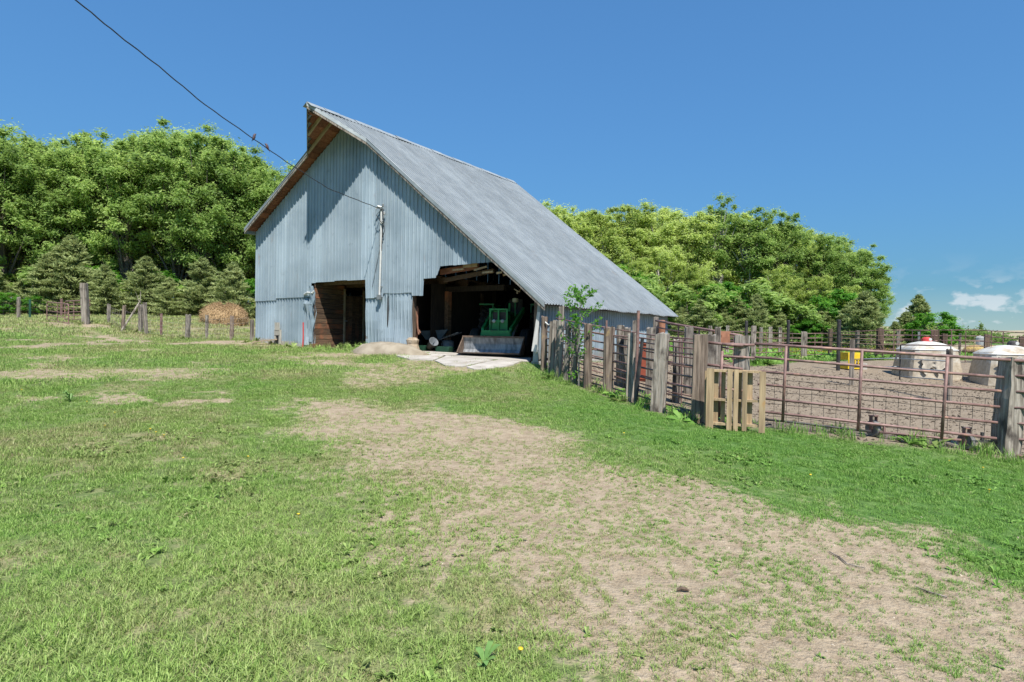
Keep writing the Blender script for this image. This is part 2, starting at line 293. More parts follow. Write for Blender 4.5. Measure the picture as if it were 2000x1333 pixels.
TH = 0.6017; UX = np.array([math.cos(TH), -math.sin(TH)]); VX = np.array([math.sin(TH), math.cos(TH)]); A0 = np.array([-9.6151, 22.9275])
BW, BL = 12.5, 9.31
def b2w(u, v, z=0): p = A0+u*UX+v*VX; return Vector((p[0], p[1], z))
def w2b(x, y): return ((x-A0[0])*UX[0]+(y-A0[1])*UX[1], (x-A0[0])*VX[0]+(y-A0[1])*VX[1])
SLABU = None
def maps(x, y):
    r = np.hypot(x, y); wob = (fbm(x*1.1, y*1.1, 21)-.5)*1.6+(fbm(x*4, y*4, 33, 3)-.5)*.5
    s = np.clip((sdist(x, y, TRACK)+wob*1.2+.12)/1.8+.5, 0, 1)
    patch = fbm(x*1.7+40, y*1.7, 3, 4)
    s2 = np.clip((sdist(x, y, APRON)+wob*.4)/.6+.5, 0, 1)*.62
    dirt = np.maximum(s, s2)
    for b in BARE: dirt = np.maximum(dirt, .8*np.clip((sdist(x, y, b)+wob*.9)/.8+.5, 0, 1)*np.clip((patch-.36)*7, 0, 1))
    far = np.clip((fbm(x*.45, y*.8, 77, 3)-.56)*8, 0, 1)*.75*np.clip((-x-1)/2, 0, 1)*np.clip((y-7)/4, 0, 1); dirt = np.maximum(dirt, far*(r < 40))
    pen = np.clip(sdist(x, y, PEN)/.35+.5, 0, 1)
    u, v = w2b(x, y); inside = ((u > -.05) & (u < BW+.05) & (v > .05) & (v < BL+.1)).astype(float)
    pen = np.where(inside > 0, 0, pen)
    # lush lawn right of the track, dry thatch left
    side = np.clip((x*.9+y*.12-1.0)/2.5, 0, 1)
    lush = np.clip(side*.75+(fbm(x*.6, y*.6, 51, 3)-.5)*1.1+.18, 0, 1)
    hayf = np.clip((y-24)/6, 0, 1)*np.clip((-x-3)/5, 0, 1); nf = np.clip(1-np.abs(y-x*.25-27)/7, 0, 1)*np.clip((-x-4)/4, 0, 1)
    dry = np.clip((fbm(x*1.1, y*1.1, 61, 4)-.42)*3.5, 0, 1)*(1-side*.85)*.62+hayf*.55+nf*.2
    yg = np.clip((x-9)/8, 0, 1)*np.clip((y-28)/4, 0, 1); dry = np.clip(dry*(1-yg), 0, 1); lush = np.clip(lush*(1-hayf*.6)+yg*.4, 0, 1)
    return dict(dirt=dirt, pen=pen, inside=inside, lush=lush, dry=dry)
# ground sheet: polar grid, fine in front, coarse behind
ang = np.concatenate([np.radians(np.arange(-60, 60.01, .45)), np.radians(np.arange(66, 300, 7.))]); na = len(ang)
rad = np.concatenate([[.02], np.geomspace(.5, 90, 330), np.geomspace(95, 1500, 40)]); nr = len(rad)
AA, RR = np.meshgrid(ang, rad); GX, GY = RR*np.sin(AA), RR*np.cos(AA); GZ = gz(GX, GY)
farf = np.clip((RR-150)/500, 0, 1); AZ = AA
GZ = np.where(RR > 150, GZ*(1-farf)+farf*(-8), GZ)
hill = np.clip((RR-260)/420, 0, 1)**1.3; cz = 14+5*np.sin(AZ*3.1+.4)+3*np.sin(AZ*7.7)+2*np.sin(AZ*17)
GZ = GZ+hill*(cz+8)*np.where(RR > 700, 1-np.clip((RR-700)/1400, 0, .6), 1)
idx = np.arange(nr*na).reshape(nr, na); q = np.stack([idx[:-1, :], idx[1:, :], np.roll(idx, -1, 1)[1:, :], np.roll(idx, -1, 1)[:-1, :]], -1).reshape(-1, 4)
mp_ = maps(GX.ravel(), GY.ravel())
def ground_mat():
    m, N, L, P = mat_new('ground')
    def A(n): a = N.new('ShaderNodeAttribute'); a.attribute_name = n; return a.outputs['Fac']
    def math_(op, a, b=None, c=None):
        k = N.new('ShaderNodeMath'); k.operation = op; k.use_clamp = False
        for i, v in enumerate((a, b, c)):
            if v is None: continue
            if isinstance(v, (int, float)): k.inputs[i].default_value = v
            else: L.new(v, k.inputs[i])
        return k.outputs[0]
    nf = lambda s, d=5, st=(1, 1, 1), r=.6: noise(N, L, s, d, st, rough=r, rnd=False)
    n_f, n_m, n_l, n_x = nf(38, 4), nf(7, 6), nf(1.3, 5), nf(120, 2)
    green = ramp(N, L, n_m, [(.30, (.10, .13, .045)), (.5, (.16, .20, .07)), (.7, (.24, .25, .12))])
    lush = ramp(N, L, n_m, [(.30, (.05, .11, .025)), (.5, (.09, .18, .04)), (.7, (.15, .24, .07))])
    straw = ramp(N, L, n_f, [(.3, (.22, .19, .10)), (.7, (.40, .35, .20))])
    gcol = mixc(N, L, A('lush'), green, lush)
    gcol = mixc(N, L, ramp(N, L, math_('ADD', A('dry'), math_('MULTIPLY', math_('SUBTRACT', n_m, .5), 1.2)), [(.2, (0, 0, 0)), (.75, (.9, .9, .9))]), gcol, straw)
    soil = ramp(N, L, n_m, [(.3, (.24, .18, .115)), (.55, (.36, .285, .195)), (.75, (.43, .35, .25))])
    soil = mixc(N, L, ramp(N, L, n_x, [(.52, (0, 0, 0)), (.62, (.55, .55, .55))]), soil, (.46, .39, .29))
    soil = mixc(N, L, ramp(N, L, n_f, [(.30, (.7, .7, .7)), (.42, (0, 0, 0))]), soil, (.22, .17, .12))
    df = math_('ADD', A('dirt'), math_('MULTIPLY', math_('SUBTRACT', n_m, .5), .9))
    c = mixc(N, L, ramp(N, L, df, [(.35, (0, 0, 0)), (.6, (1, 1, 1))]), gcol, soil)
    pen = ramp(N, L, n_m, [(.3, (.19, .145, .10)), (.45, (.25, .20, .145)), (.7, (.30, .245, .18))])
    pen = mixc(N, L, ramp(N, L, n_f, [(.32, (.6, .6, .6)), (.44, (0, 0, 0))]), pen, (.12, .09, .065))
    c = mixc(N, L, A('pen'), c, pen)
    c = mixc(N, L, A('inside'), c, ramp(N, L, n_m, [(.3, (.10, .075, .05)), (.7, (.2, .155, .11))]))  # barn floor soil darkened, interior shade put into its colour
    fld = nf(.006, 2, (1, 2.5, 1)); fc = ramp(N, L, fld, [(.42, (.10, .17, .05)), (.47, (.33, .28, .18)), (.56, (.36, .31, .21)), (.6, (.13, .19, .06))])
    for nd in N:
        if nd.type == 'VALTORGB' and nd.outputs[0] == fc: nd.color_ramp.interpolation = 'LINEAR'
    c = mixc(N, L, A('far'), c, fc)
    L.new(c, P.inputs['Base Color']); P.inputs['Roughness'].default_value = .95; P.inputs['Specular IOR Level'].default_value = .15
    bump(N, L, P, math_('ADD', n_f, math_('MULTIPLY', n_m, 1.5)), .8, .035); return m
mp_['far'] = np.clip((RR.ravel()-110)/60, 0, 1)
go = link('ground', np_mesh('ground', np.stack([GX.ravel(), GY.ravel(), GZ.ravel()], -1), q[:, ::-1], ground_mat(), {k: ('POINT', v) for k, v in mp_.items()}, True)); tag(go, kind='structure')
# ------------------------------------------------------------------ the barn
root = empty('barn', (A0[0], A0[1], 0), -TH)
tag(root, 'big grey metal barn with steep roof, pointed hay hood and two open doorways', 'barn')
def wallpt(px, py, v=0):
    """front-wall coordinates seen at that spot"""
    d = ray(px, py); n = VX; t = ((A0+v*VX)@n)/(d.x*n[0]+d.y*n[1]); p = Vector((0, 0, EYE))+d*t; return w2b(p.x, p.y)[0], p.z
TR, ZR, SL, SR = 4.99, 6.9582+EYE, .6362, .7892
OV = .31; OL, OR_, HOOD = .435, .26, 1.595; LB = BL+.31
EAVL, EAVR = -.12, BW+OV
def roofz(u): return ZR-(SL*(TR-u) if u < TR else SR*(u-TR))
HL, HRr = 1.5, 1.2                                    # reach of the hood down each slope
def over(u):
    if u < TR: return OL+(HOOD-OL)*max(0, 1-(TR-u)/HL)
    return OR_+(HOOD-OR_)*max(0, 1-(u-TR)/HRr)
zbase = lambda u: g(*b2w(u, -.05)[:2])
uD1, uD2 = wallpt(617, 600)[0], wallpt(714, 600)[0]; zD = wallpt(665, 549)[1]
P1 = [wallpt(*p) for p in [(806, 579), (828, 578), (829, 545), (853, 543), (861, 521), (900, 517), (960, 513), (975, 520)]]
uO = P1[0][0]
zs1, zs2 = wallpt(500, 587)[1], wallpt(610, 575)[1]; zs3 = wallpt(714, 581)[1]
def seam(u): return (zs1 if u < 1.3 else zs1+.08) if u < uD1 else zs3+(.0 if u < wallpt(750, 500)[0] else .12)
print('door u', uD1, uD2, zD, 'open', P1, 'seam', zs1, zs2, zs3)
def open_top(u):
    """lower edge of the upper siding tier"""
    if uD1-.22 < u < uD2: return zD+(.0 if u > uD1 else -.02)
    if u < uO: return seam(u)-.03
    for (a, za), (b, zb_) in zip(P1, P1[1:]):
        if a <= u <= max(b, a+1e-6): return za+(zb_-za)*(u-a)/max(b-a, 1e-6)
    return 99
RIB = [(0, 0), (.010, .028), (.028, .028), (.038, 0), (.075, 0), (.083, .007), (.091, 0), (.118, 0), (.126, .007), (.134, 0)]
PER = .16
def cols(u0, u1, per=PER, rib=RIB):
    o = []; k = math.floor(u0/per)
    while k*per < u1:
        for a, h in rib:
            u = k*per+a
            if u0-1e-6 <= u <= u1+1e-6: o.append((u, h))
        k += 1
    if not o or o[0][0] > u0+1e-4: o.insert(0, (u0, 0))
    if o[-1][0] < u1-1e-4: o.append((u1, 0))
    return o
def wall_sheet(u0, u1, bot, top, f, zcuts=0, bul=None):
    """ribbed sheet; f(u, z, h) places a point"""
    mb = MB(); cs = cols(u0, u1); n = zcuts+2; prev = None
    for u, h in cs:
        b, t = bot(u), top(u)
        if t-b < .02: prev = None; continue
        base = len(mb.v)
        for k in range(n):
            z = b+(t-b)*k/(n-1); mb.v.append(tuple(f(u, z, h+(bul(u, z) if bul else 0))))
        if prev is not None:
            for k in range(n-1): mb.f.append((prev+k, base+k, base+k+1, prev+k+1))
        prev = base
    return mb
SW = .64; k = 0; u = 0.0; rr = random.Random(3)
roof_under = lambda u: roofz(u)-.13
while u < P1[-1][0]-.01:
    u1 = min(u+SW, P1[-1][0]); j = rr.uniform(-.015, .015)
    mb = wall_sheet(u, u1-.003, lambda a: open_top(a)+j, roof_under, lambda a, z, h: (a, -h-.02-.004*(k % 2), z), 2)
    if mb.f: part('siding_sheet', mb, SIDE, root)
    u += SW; k += 1
def lower(u0, u1, jag, bul=None):
    global k
    u = u0
    while u < u1-.01:
        e_ = min(u+SW, u1); j = rr.uniform(-jag, jag); kk = k % 2
        mb = wall_sheet(u, e_-.003, lambda a: zbase(a)+.12+j, lambda a: seam(a)+.03, lambda a, z, h: (a, -h-.004*kk+.012, z), 5, bul)
        part('siding_sheet', mb, SIDE, root); u = e_; k += 1
lower(0, uD1-.62, .02)
lower(uD1-.62, uD1-.02, .04, lambda a, z: .05*math.sin(z*5+a*9)*math.sin(a*11)+.03*math.sin(z*13))
lower(uD2, uO, .02, lambda a, z: .02*math.sin(z*4+a*3))
# crumpled flashing beside the doorway
mb = MB(); pts = []
for i in range(9):
    for jx in range(4):
        z = zbase(uD1)+.25+i*.24; pts.append((uD1-.26+jx*.09+.02*math.sin(i*2.1), -.05-.05*math.sin(i*1.7+jx*2)-.03*jx % .05, z))
mb.add(pts, [(i*4+j, i*4+j+1, i*4+j+5, i*4+j+4) for i in range(8) for j in range(3)]); part('crumpled_flashing', mb, SIDE, root, True)
mb = MB(); a = wallpt(597, 576); b = wallpt(614, 573); mb.tube([(a[0], -.06, a[1]), ((a[0]+b[0])/2, -.1, a[1]+.06), (b[0], -.08, b[1]), (b[0]+.05, -.06, b[1]+.07)], .035, 6); part('bent_strip', mb, WHITE, root)
# leaning strip and corner sheets right of the big doorway
cu, cz_ = wallpt(1054, 583); cz0 = zbase(BW)
mb = MB(); n = 9
for i in range(n):
    t = i/(n-1); z = cz_+.02+(cz0+.05-cz_)*t; x0 = cu-.02-.12*t; mb.v += [(x0, -.03-.04*t, z), (x0+.07, -.02-.05*t+.02*math.sin(i), z), (BW+.01, -.03, z)]
mb.f = [(i*3+j, i*3+3+j, i*3+4+j, i*3+1+j) for i in range(n-1) for j in range(2)]; part('leaning_corner_sheet', mb, TRIM, root)
mb = MB(); a, b, c, d_ = wallpt(1050, 610, -.1), wallpt(1055, 610, -.1), wallpt(1040, 686, -.1), wallpt(1049, 688, -.1)
mb.add([(a[0], -.1, a[1]), (b[0], -.1, b[1]), (d_[0], -.13, d_[1]), (c[0], -.13, c[1]), (a[0], -.12, a[1]), (b[0], -.12, b[1]), (d_[0], -.15, d_[1]), (c[0], -.15, c[1])], [(0, 1, 2, 3), (7, 6, 5, 4), (0, 4, 5, 1), (1, 5, 6, 2), (2, 6, 7, 3), (3, 7, 4, 0)])
part('loose_board', mb, simple('pale_board', (.42, .40, .37), (.55, .53, .5), 4, .8, stretch=(4, 4, 1)), root)
# side walls, back gable
v = 0.0; kk = 0
while v < BL-.01:
    v1 = min(v+SW, BL)
    zb_ = lambda a: g(*b2w(BW, a)[:2])+.12+.03*math.sin(a*5)
    part('siding_sheet', wall_sheet(v, v1-.003, zb_, lambda a: roofz(BW)-.12, lambda a, z, h: (BW+h, a, z), 4, lambda a, z: .012*math.sin(z*5+a*2)), SIDE, root)
    part('siding_sheet', wall_sheet(v, v1-.003, lambda a: g(*b2w(0, a)[:2]), lambda a: roofz(0)-.12, lambda a, z, h: (-h, a, z)), SIDE, root)
    v = v1
u = 0.0
while u < BW-.01:
    part('siding_sheet', wall_sheet(u, min(u+SW, BW)-.003, lambda a: g(*b2w(a, BL)[:2])-.1, roof_under, lambda a, z, h: (a, BL+h, z)), SIDE, root); u += SW
# roof sheets, ribs run down the slope; the hood is their forward reach
RRIB = [(0, 0), (.006, .034), (.044, .034), (.050, 0), (.10, .0)]
RPER = .145
def rcols(v0, v1):
    return cols(v0, v1, RPER, RRIB)
nseg = 7
def roof_sheet(v0, v1, side):
    mb = MB(); prev = None
    for v_, h in rcols(v0, v1):
        if v_ < -(OL if side < 0 else OR_):
            ov, rch = (OL, HL) if side < 0 else (OR_, HRr)
            far_u = max(.02, rch*(1-(-v_-ov)/(HOOD-ov)))
            ext = min(far_u, 9)
        else: ext = (TR-EAVL) if side < 0 else (EAVR-TR)
        base = len(mb.v); s = SL if side < 0 else SR; nn = math.hypot(1, s)
        for i in range(nseg+1):
            t = i/nseg; du = ext*t; z = ZR-s*du; hh = h+.012*math.sin(v_*2.1+du*.9)
            if t == 1: z += .012*math.sin(v_*5.3)*math.sin(v_*1.7)-.01
            mb.v.append((TR+side*(du+hh*s/nn), v_, z+hh/nn))
        if prev is not None:
            for i in range(nseg): mb.f.append((prev+i, base+i, base+i+1, prev+i+1) if side < 0 else (prev+i+1, base+i+1, base+i, prev+i))
        prev = base
    return mb
v = -HOOD; vb = [-HOOD, -HOOD+.725]
while vb[-1] < LB-.3: vb.append(vb[-1]+.725)
vb[-1] = LB
for a, b in zip(vb, vb[1:]):
    for s in (-1, 1): part('roof_sheet', roof_sheet(a, b, s), ROOF, root)
mb = MB()
for i in range(18):
    a, b = -HOOD+(LB+HOOD)*i/18, -HOOD+(LB+HOOD)*(i+1)/18-.012; z1 = ZR+.055+.008*math.sin(i*2.3)
    mb.add([(TR-.2, a, z1-.2*SL), (TR, a, z1), (TR+.2, a, z1-.2*SR), (TR+.2, b, z1-.2*SR), (TR, b, z1), (TR-.2, b, z1-.2*SL)], [(0, 1, 4, 5), (1, 2, 3, 4)])
part('ridge_cap', mb, TRIM, root)
# rake trim along hood and eaves (L-shaped metal edging over a fascia board)
def rake(side, name, inner, d0, d1, mat, off=0):
    mb = MB(); us = []
    ext = (TR-EAVL) if side < 0 else (EAVR-TR); hr = HL if side < 0 else HRr
    ts = [0, hr]+[hr+(ext-hr)*i/8 for i in range(1, 9)]
    for du in ts:
        uu = TR+side*max(du, .001); o = over(uu); z = roofz(uu)+.008*math.sin(du*3)
        us.append([(uu, -o-off, z-d0), (uu, -o-off, z-d1), (uu, -o-off+inner, z-d1), (uu, -o-off+inner, z-d0)])
    for q_ in us: mb.v += q_
    for i in range(len(us)-1):
        for j in range(4): mb.f.append((i*4+j, i*4+(j+1) % 4, i*4+4+(j+1) % 4, i*4+4+j))
    mb.f += [(3, 2, 1, 0), tuple(len(us)*4-4+j for j in range(4))]
    return part(name, mb, mat, root)
for s in (-1, 1):
    rake(s, 'rake_trim', .02, -.035, .075, TRIM, .012); rake(s, 'fascia_board', .04, .03, .16, WOODG)
# eave board on the right and the drooping eave corner
mb = MB(); mb.box((EAVL+.02, (LB-OL)/2, roofz(EAVL)-.09), (.03, LB+OL, .13)); part('eave_trim', mb, TRIM, root)
# sheathing boards under the left slope (seen in the hood and along the rake), rafters in the hood
def slope_board(side, du0, du1, v0, v1, th, mat, name, drop=.03, kind=None):
    s = SL if side < 0 else SR; a, b = TR+side*du0, TR+side*du1; za, zb2 = roofz(a)-drop, roofz(b)-drop
    mb = MB(); mb.add([(a, v0, za), (b, v0, zb2), (b, v1, zb2), (a, v1, za), (a, v0, za-th), (b, v0, zb2-th), (b, v1, zb2-th), (a, v1, za-th)], [(0, 1, 2, 3), (7, 6, 5, 4), (0, 4, 5, 1), (1, 5, 6, 2), (2, 6, 7, 3), (3, 7, 4, 0)])
    return part(name, mb, mat, root)
du = .03
while du < TR+.02:
    w_ = rr.uniform(.17, .23); o = over(TR-du-w_)-.04
    if o > .1: slope_board(-1, du, min(du+w_, TR+.1), -o, .25, .025, REDW, 'soffit_board')
    du += w_+.015
du = .03
while du < BW+OV-TR-.1:
    w_ = rr.uniform(.17, .23); o = over(TR+du+w_)-.04; vend = .25 if TR+du < uO-.5 else BL
    slope_board(1, du, min(du+w_, EAVR-TR-.03), -o, vend, .025, REDW if vend < 1 else BRNW, 'soffit_board' if vend < 1 else 'roof_board'); du += w_+.02
for dv in (-.95, -.5): 
    reach = HL*(1-(-dv-OL)/(HOOD-OL)) if dv < -OL else 2
    mb = MB(); mb.beam((TR-.05, dv, ZR-.12), (TR-reach+.05, dv, ZR-.12-SL*(reach)), .05, .1); part('rafter', mb, TANW, root)
mb = MB(); mb.beam((TR, -HOOD+.05, ZR-.17), (TR, 1, ZR-.17), .08, .14); part('hay_track', mb, WOODD, root)
# gable boards behind the siding so that the loft is closed; loft floor
LOFT = zD+.1
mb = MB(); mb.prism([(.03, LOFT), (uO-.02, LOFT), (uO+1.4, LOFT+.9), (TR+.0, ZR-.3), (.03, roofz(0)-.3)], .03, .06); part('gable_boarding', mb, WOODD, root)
mb = MB()
for i in range(22):
    a = i*BL/22; mb.box((uO/2, a+.2, LOFT+.03), (uO-.1, BL/22-.015, .03))
tag(part('loft_floor', mb, BRNW, root), kind='stuff')
for i in range(9):
    mb = MB(); mb.box((uO/2+.1, .35+i*1.05, LOFT-.09), (uO+.1, .06, .2)); part('joist', mb, BRNW, root)
# plank wall and door inside the small doorway
pu = uD1-.03; zf = zbase(uD1)
zz = zf+.16; i = 0
mb = MB(); mb.box((pu-.03, 2.0, zf+.08), (.1, 4.3, .22)); part('base_board', mb, BRNW, root)
while zz < LOFT-.05:
    h_ = rr.uniform(.16, .2); 
    for (a, b) in ((-.02, 1.28), (2.12, 4.2)): 
        mb = MB(); mb.box((pu-.03+rr.uniform(-.006, .006), (a+b)/2, zz+h_/2), (.03, b-a-rr.uniform(0, .03), h_-.012)); part('plank', mb, BRNW, root)
    zz += h_
door = part('stall_door', MB().box((pu-.045, 1.7, zf+1.05), (.01, .8, 1.75)), BRNW, root)
for i in range(5): part('door_board', MB().box((pu-.015, 1.38+i*.16, zf+1.05), (.03, .15, 1.72)), BRNW, door)
part('door_frame', MB().box((pu+.02, 1.25, zf+1.1), (.05, .06, 2.1)).box((pu+.02, 2.15, zf+1.1), (.05, .06, 2.1)), TANW, root)
part('latch', MB().box((pu+.04, 1.3, zf+1.0), (.03, .12, .04)), GREYP, door)
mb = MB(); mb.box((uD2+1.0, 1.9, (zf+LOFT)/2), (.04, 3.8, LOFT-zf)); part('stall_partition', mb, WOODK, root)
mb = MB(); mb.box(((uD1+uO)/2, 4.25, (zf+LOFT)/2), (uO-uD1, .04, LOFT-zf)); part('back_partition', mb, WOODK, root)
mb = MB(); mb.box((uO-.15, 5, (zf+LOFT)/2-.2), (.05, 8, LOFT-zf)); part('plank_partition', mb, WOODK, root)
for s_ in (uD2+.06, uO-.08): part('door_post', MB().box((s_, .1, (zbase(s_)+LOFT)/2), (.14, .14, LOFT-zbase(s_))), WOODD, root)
# foundation
for (a, b) in ((0.0, uD1-.02), (uD2+.0, uO)):
    n = max(1, int((b-a)/.9))
    for i in range(n):
        p, q2 = a+(b-a)*i/n, a+(b-a)*(i+1)/n; z0 = zbase((p+q2)/2); part('foundation_block', MB().box(((p+q2)/2, .1, z0-.1), (q2-p-.01, .22, .5)), CONC, root)
part('foundation_block', MB().box((BW-.1, BL/2, g(*b2w(BW, BL/2)[:2])-.12), (.22, BL, .5)), CONC, root)
# posts, beams and rafters of the open bay
def ipost(px, pyt, v_, wd, mat=WOODD, zt=None, name='bay_post'):
    u_, z_ = wallpt(px, pyt, v_); zt = zt or z_; z0 = g(*b2w(u_, v_)[:2]); mb = MB(); mb.box((u_, v_, (zt+z0)/2), (wd, wd, zt-z0)); part(name, mb, mat, root); return u_, z0
pu1, pz1 = ipost(875, 570, 1.7, .17, BRNW); ipost(939, 574, 3.6, .17, WOODD); ipost(983, 566, 5.2, .14, WOODD); ipost(836, 574, 4.0, .16, WOODD); ipost(893, 577, 5.6, .15, WOODD)
part('post_footing', MB().lathe([(.24, 0), (.22, .3), (.12, .34)], (pu1, 1.7, pz1-.02), 10), CONC, root)
for v_, px0 in ((1.7, 872), (4.3, 880)):
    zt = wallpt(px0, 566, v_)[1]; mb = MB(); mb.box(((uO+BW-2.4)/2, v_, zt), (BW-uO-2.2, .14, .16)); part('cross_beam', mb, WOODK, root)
i = 0; v_ = .25
while v_ < BL-.2:
    a = uO-1.0; mb = MB(); mb.beam((a, v_, roofz(a)-.16), (BW-.05, v_, roofz(BW)-.14), .05, .15); part('rafter', mb, BRNW, root); v_ += .75; i += 1
for (x0, y0, x1, y1) in ((884, 528, 905, 526), (905, 520, 932, 518), (926, 528, 951, 521), (942, 533, 963, 531), (970, 534, 981, 532), (983, 538, 994, 535)):
    a = wallpt(x0, y0, .12); b = wallpt(x1, y1, .12); mb = MB(); mb.beam((a[0], .12, a[1]), (b[0], .12, b[1]), .03, .1 if x0 in (905,) else .05); part('pale_batten', mb, PALW, root)
mb = MB(); a = wallpt(868, 548, .5); b = wallpt(965, 529, .5); mb.beam((a[0], .5, a[1]), (b[0], .5, b[1]), .06, .12); part('header_beam', mb, BRNW, root)
mb = MB(); a = wallpt(860, 532, .3); b = wallpt(935, 520, .3); mb.beam((a[0], .3, a[1]), (b[0], .3, b[1]), .05, .16); part('header_beam', mb, REDW, root)
part('corner_post', MB().box((BW-.12, .1, (cz0+cz_)/2), (.12, .12, cz_-cz0)), WOODD, root)
mb = MB(); a = wallpt(1016, 554, -.02); mb.tube([(a[0], .02, a[1]+.02), (a[0]+.02, .0, a[1]-.12), (a[0]-.03, 0, a[1]-.22), (a[0]-.14, 0, a[1]-.17), (a[0]-.2, 0, a[1]-.14)], .014, 6); mb.tube([(a[0]-.1, 0, a[1]-.19), (a[0]-.1, 0, a[1]-.27)], .02, 6)
tag(part('hanging_hook', mb, PALW, None), 'pale curved hook hanging from the roof edge in the big doorway', 'hook'); bpy.data.objects['hanging_hook'].matrix_world = Matrix.Translation((A0[0], A0[1], 0))@Matrix.Rotation(-TH, 4, 'Z')
# service conduit, insulators
su, sz = wallpt(749, 410); su2, sz2 = wallpt(745, 580)
mb = MB(); mb.tube([(su, -.09, sz-.05), (su-.0, -.09, (sz+sz2)/2), (su2, -.09, sz2)], .03, 8); cp = part('conduit', mb, WHITE, root)
part('weather_head', MB().tube([(su, -.09, sz-.06), (su, -.1, sz+.06), (su-.08, -.16, sz+.08), (su-.12, -.2, sz+.0)], [.035, .045, .045, .03], 8), GREYP, cp)
for i in range(2): part('conduit_strap', MB().box((su, -.07, sz-1.0-i*1.4), (.12, .04, .03)), GREYP, cp)
part('junction_box', MB().box((su2, -.1, sz2-.02), (.12, .09, .14)), GREYP, cp)
for i in range(3): part('insulator', MB().lathe([(.02, 0), (.04, .02), (.02, .05), (.045, .07), (.02, .1)], (su+.1+.06*(i % 2), -.12, sz-.25*i+.05), 8), GREYP, cp)
mb = MB(); mb.tube([(su+.1, -.13, sz), (su+.22, -.2, sz-.3), (su+.18, -.12, sz-.7), (su+.05, -.08, sz-.9)], .012, 5); mb.tube([(su+.05, -.13, sz), (su-.1, -.2, sz-.2), (su+.12, -.12, sz-.5), (su+.02, -.08, sz-1.3)], .012, 5)
mb.tube([(su-.05, -.05, sz2+1.6), (su-.35, -.05, sz2+.5), (su-.4, -.05, sz2+.3)], .008, 4); part('drooping_cable', mb, DARKM, cp)
# little pop door and ramp
hu, hz = wallpt(546, 634); zb_ = zbase(hu)
PALEW = simple('pale_grey_wood', (.32, .30, .25), (.47, .44, .38), 4, .9, stretch=(5, 5, 1), bst=.5)
pd = link('pop_door', None, None, b2w(hu, 0, zb_), (0, 0, -TH)); tag(pd, 'small grey wooden chicken door with a plank ramp in the left of the barn wall', 'pop door')
hh = hz-zb_
part('frame_board', MB().box((-.13, -.07, hh*.38), (.09, .05, hh*.72)), PALEW, pd); part('frame_board', MB().box((.14, -.07, hh*.38), (.09, .05, hh*.72)), PALEW, pd)
part('lintel', MB().box((0, -.075, hh*.6), (.3, .06, .2)), PALEW, pd); part('sliding_board', MB().box((0, -.1, hh*.9), (.26, .03, .28)), PALEW, pd); part('opening', MB().box((0, -.055, hh*.36), (.2, .02, hh*.3)), DARKM, pd)  # opening is a dark box painting the shade inside the hole
part('ramp', MB().beam((.02, -.1, hh*.26), (-.5, -.75, .08), .2, .035), simple('tan_ramp_board', (.24, .18, .12), (.38, .29, .2), 4, .9, stretch=(1, 4, 4), bst=.5), pd)
ru, rz_ = wallpt(592, 630, -.15); z0 = zbase(ru)
mb = MB(); mb.tube([(0, -.15, 0), (-.02, -.12, (rz_-z0)*.5), (-.06, -.1, rz_-z0)], .022, 6); rd = part('steel_rod', mb, REDP, None, loc=b2w(ru, 0, z0), rot=(0, 0, -TH)); tag(rd, 'thin red steel rod leaning on the barn siding left of the small doorway', 'rod')
# concrete mound, slabs
mu, _z = wallpt(757, 690, -.6); mz = g(*b2w(mu, -.6)[:2])
mb = MB(); nn = 26; prof = [(1.25, -.1), (1.2, .0), (1.0, .13), (.75, .24), (.45, .30), (.15, .325)]
for ri, (r_, z_) in enumerate(prof):
    for i in range(nn):
        q_ = 2*math.pi*i/nn; wv = 1+.12*math.sin(q_*3+1)+.05*math.sin(q_*7+ri); mb.v.append((r_*1.15*math.cos(q_)*wv, r_*.62*math.sin(q_)*wv-.02*ri, z_+.012*math.sin(q_*5+ri*2)))
mb.f = [(r_*nn+i, r_*nn+(i+1) % nn, (r_+1)*nn+(i+1) % nn, (r_+1)*nn+i) for r_ in range(5) for i in range(nn)]+[tuple(5*nn+i for i in range(nn))]
o = part('concrete_mound', mb, simple('sandy_concrete', (.29, .24, .17), (.43, .37, .28), 3, .95, bst=.6), None, True, loc=b2w(mu, -.62, mz-.01), rot=(0, 0, -TH)); tag(o, kind='structure')
ap = link('apron', None, None, (0, 0, 0)); tag(ap, kind='structure')
for poly in ([(772, 697), (808, 690), (838, 693), (868, 697), (846, 706), (800, 705)], [(848, 707), (872, 697), (925, 701), (965, 706), (940, 711), (905, 719), (868, 717)], [(910, 720), (945, 711), (975, 706), (1020, 708), (1003, 716), (965, 722), (925, 724)], [(775, 694), (812, 687), (1042, 702), (1036, 710), (968, 705), (870, 696)]):
    W_ = world_poly(poly); mb = MB(); n = len(W_); c_ = W_.mean(0); sub = []
    for i in range(n):
        for t in (0, .33, .66):
            p = W_[i]*(1-t)+W_[(i+1) % n]*t; p = p+(c_-p)*.03*random.random(); sub.append(p)
    n = len(sub); top = [(p[0], p[1], g(*p)+.035) for p in sub]; bot_ = [(p[0]*1.0, p[1], g(*p)-.06) for p in sub]
    mb.add(top+bot_+[(c_[0], c_[1], g(*c_)+.045)], [(i, (i+1) % n, 2*n) for i in range(n)]+[(i+n, (i+1) % n+n, (i+1) % n, i) for i in range(n)]); part('slab', mb, CONC, ap)
# stone pier at the left jamb
part('stone_pier', MB().lathe([(.2, 0), (.22, .15), (.17, .3), (.2, .42), (.12, .5)], (uO+.02, .0, zbase(uO)-.05), 7), STONE, root)
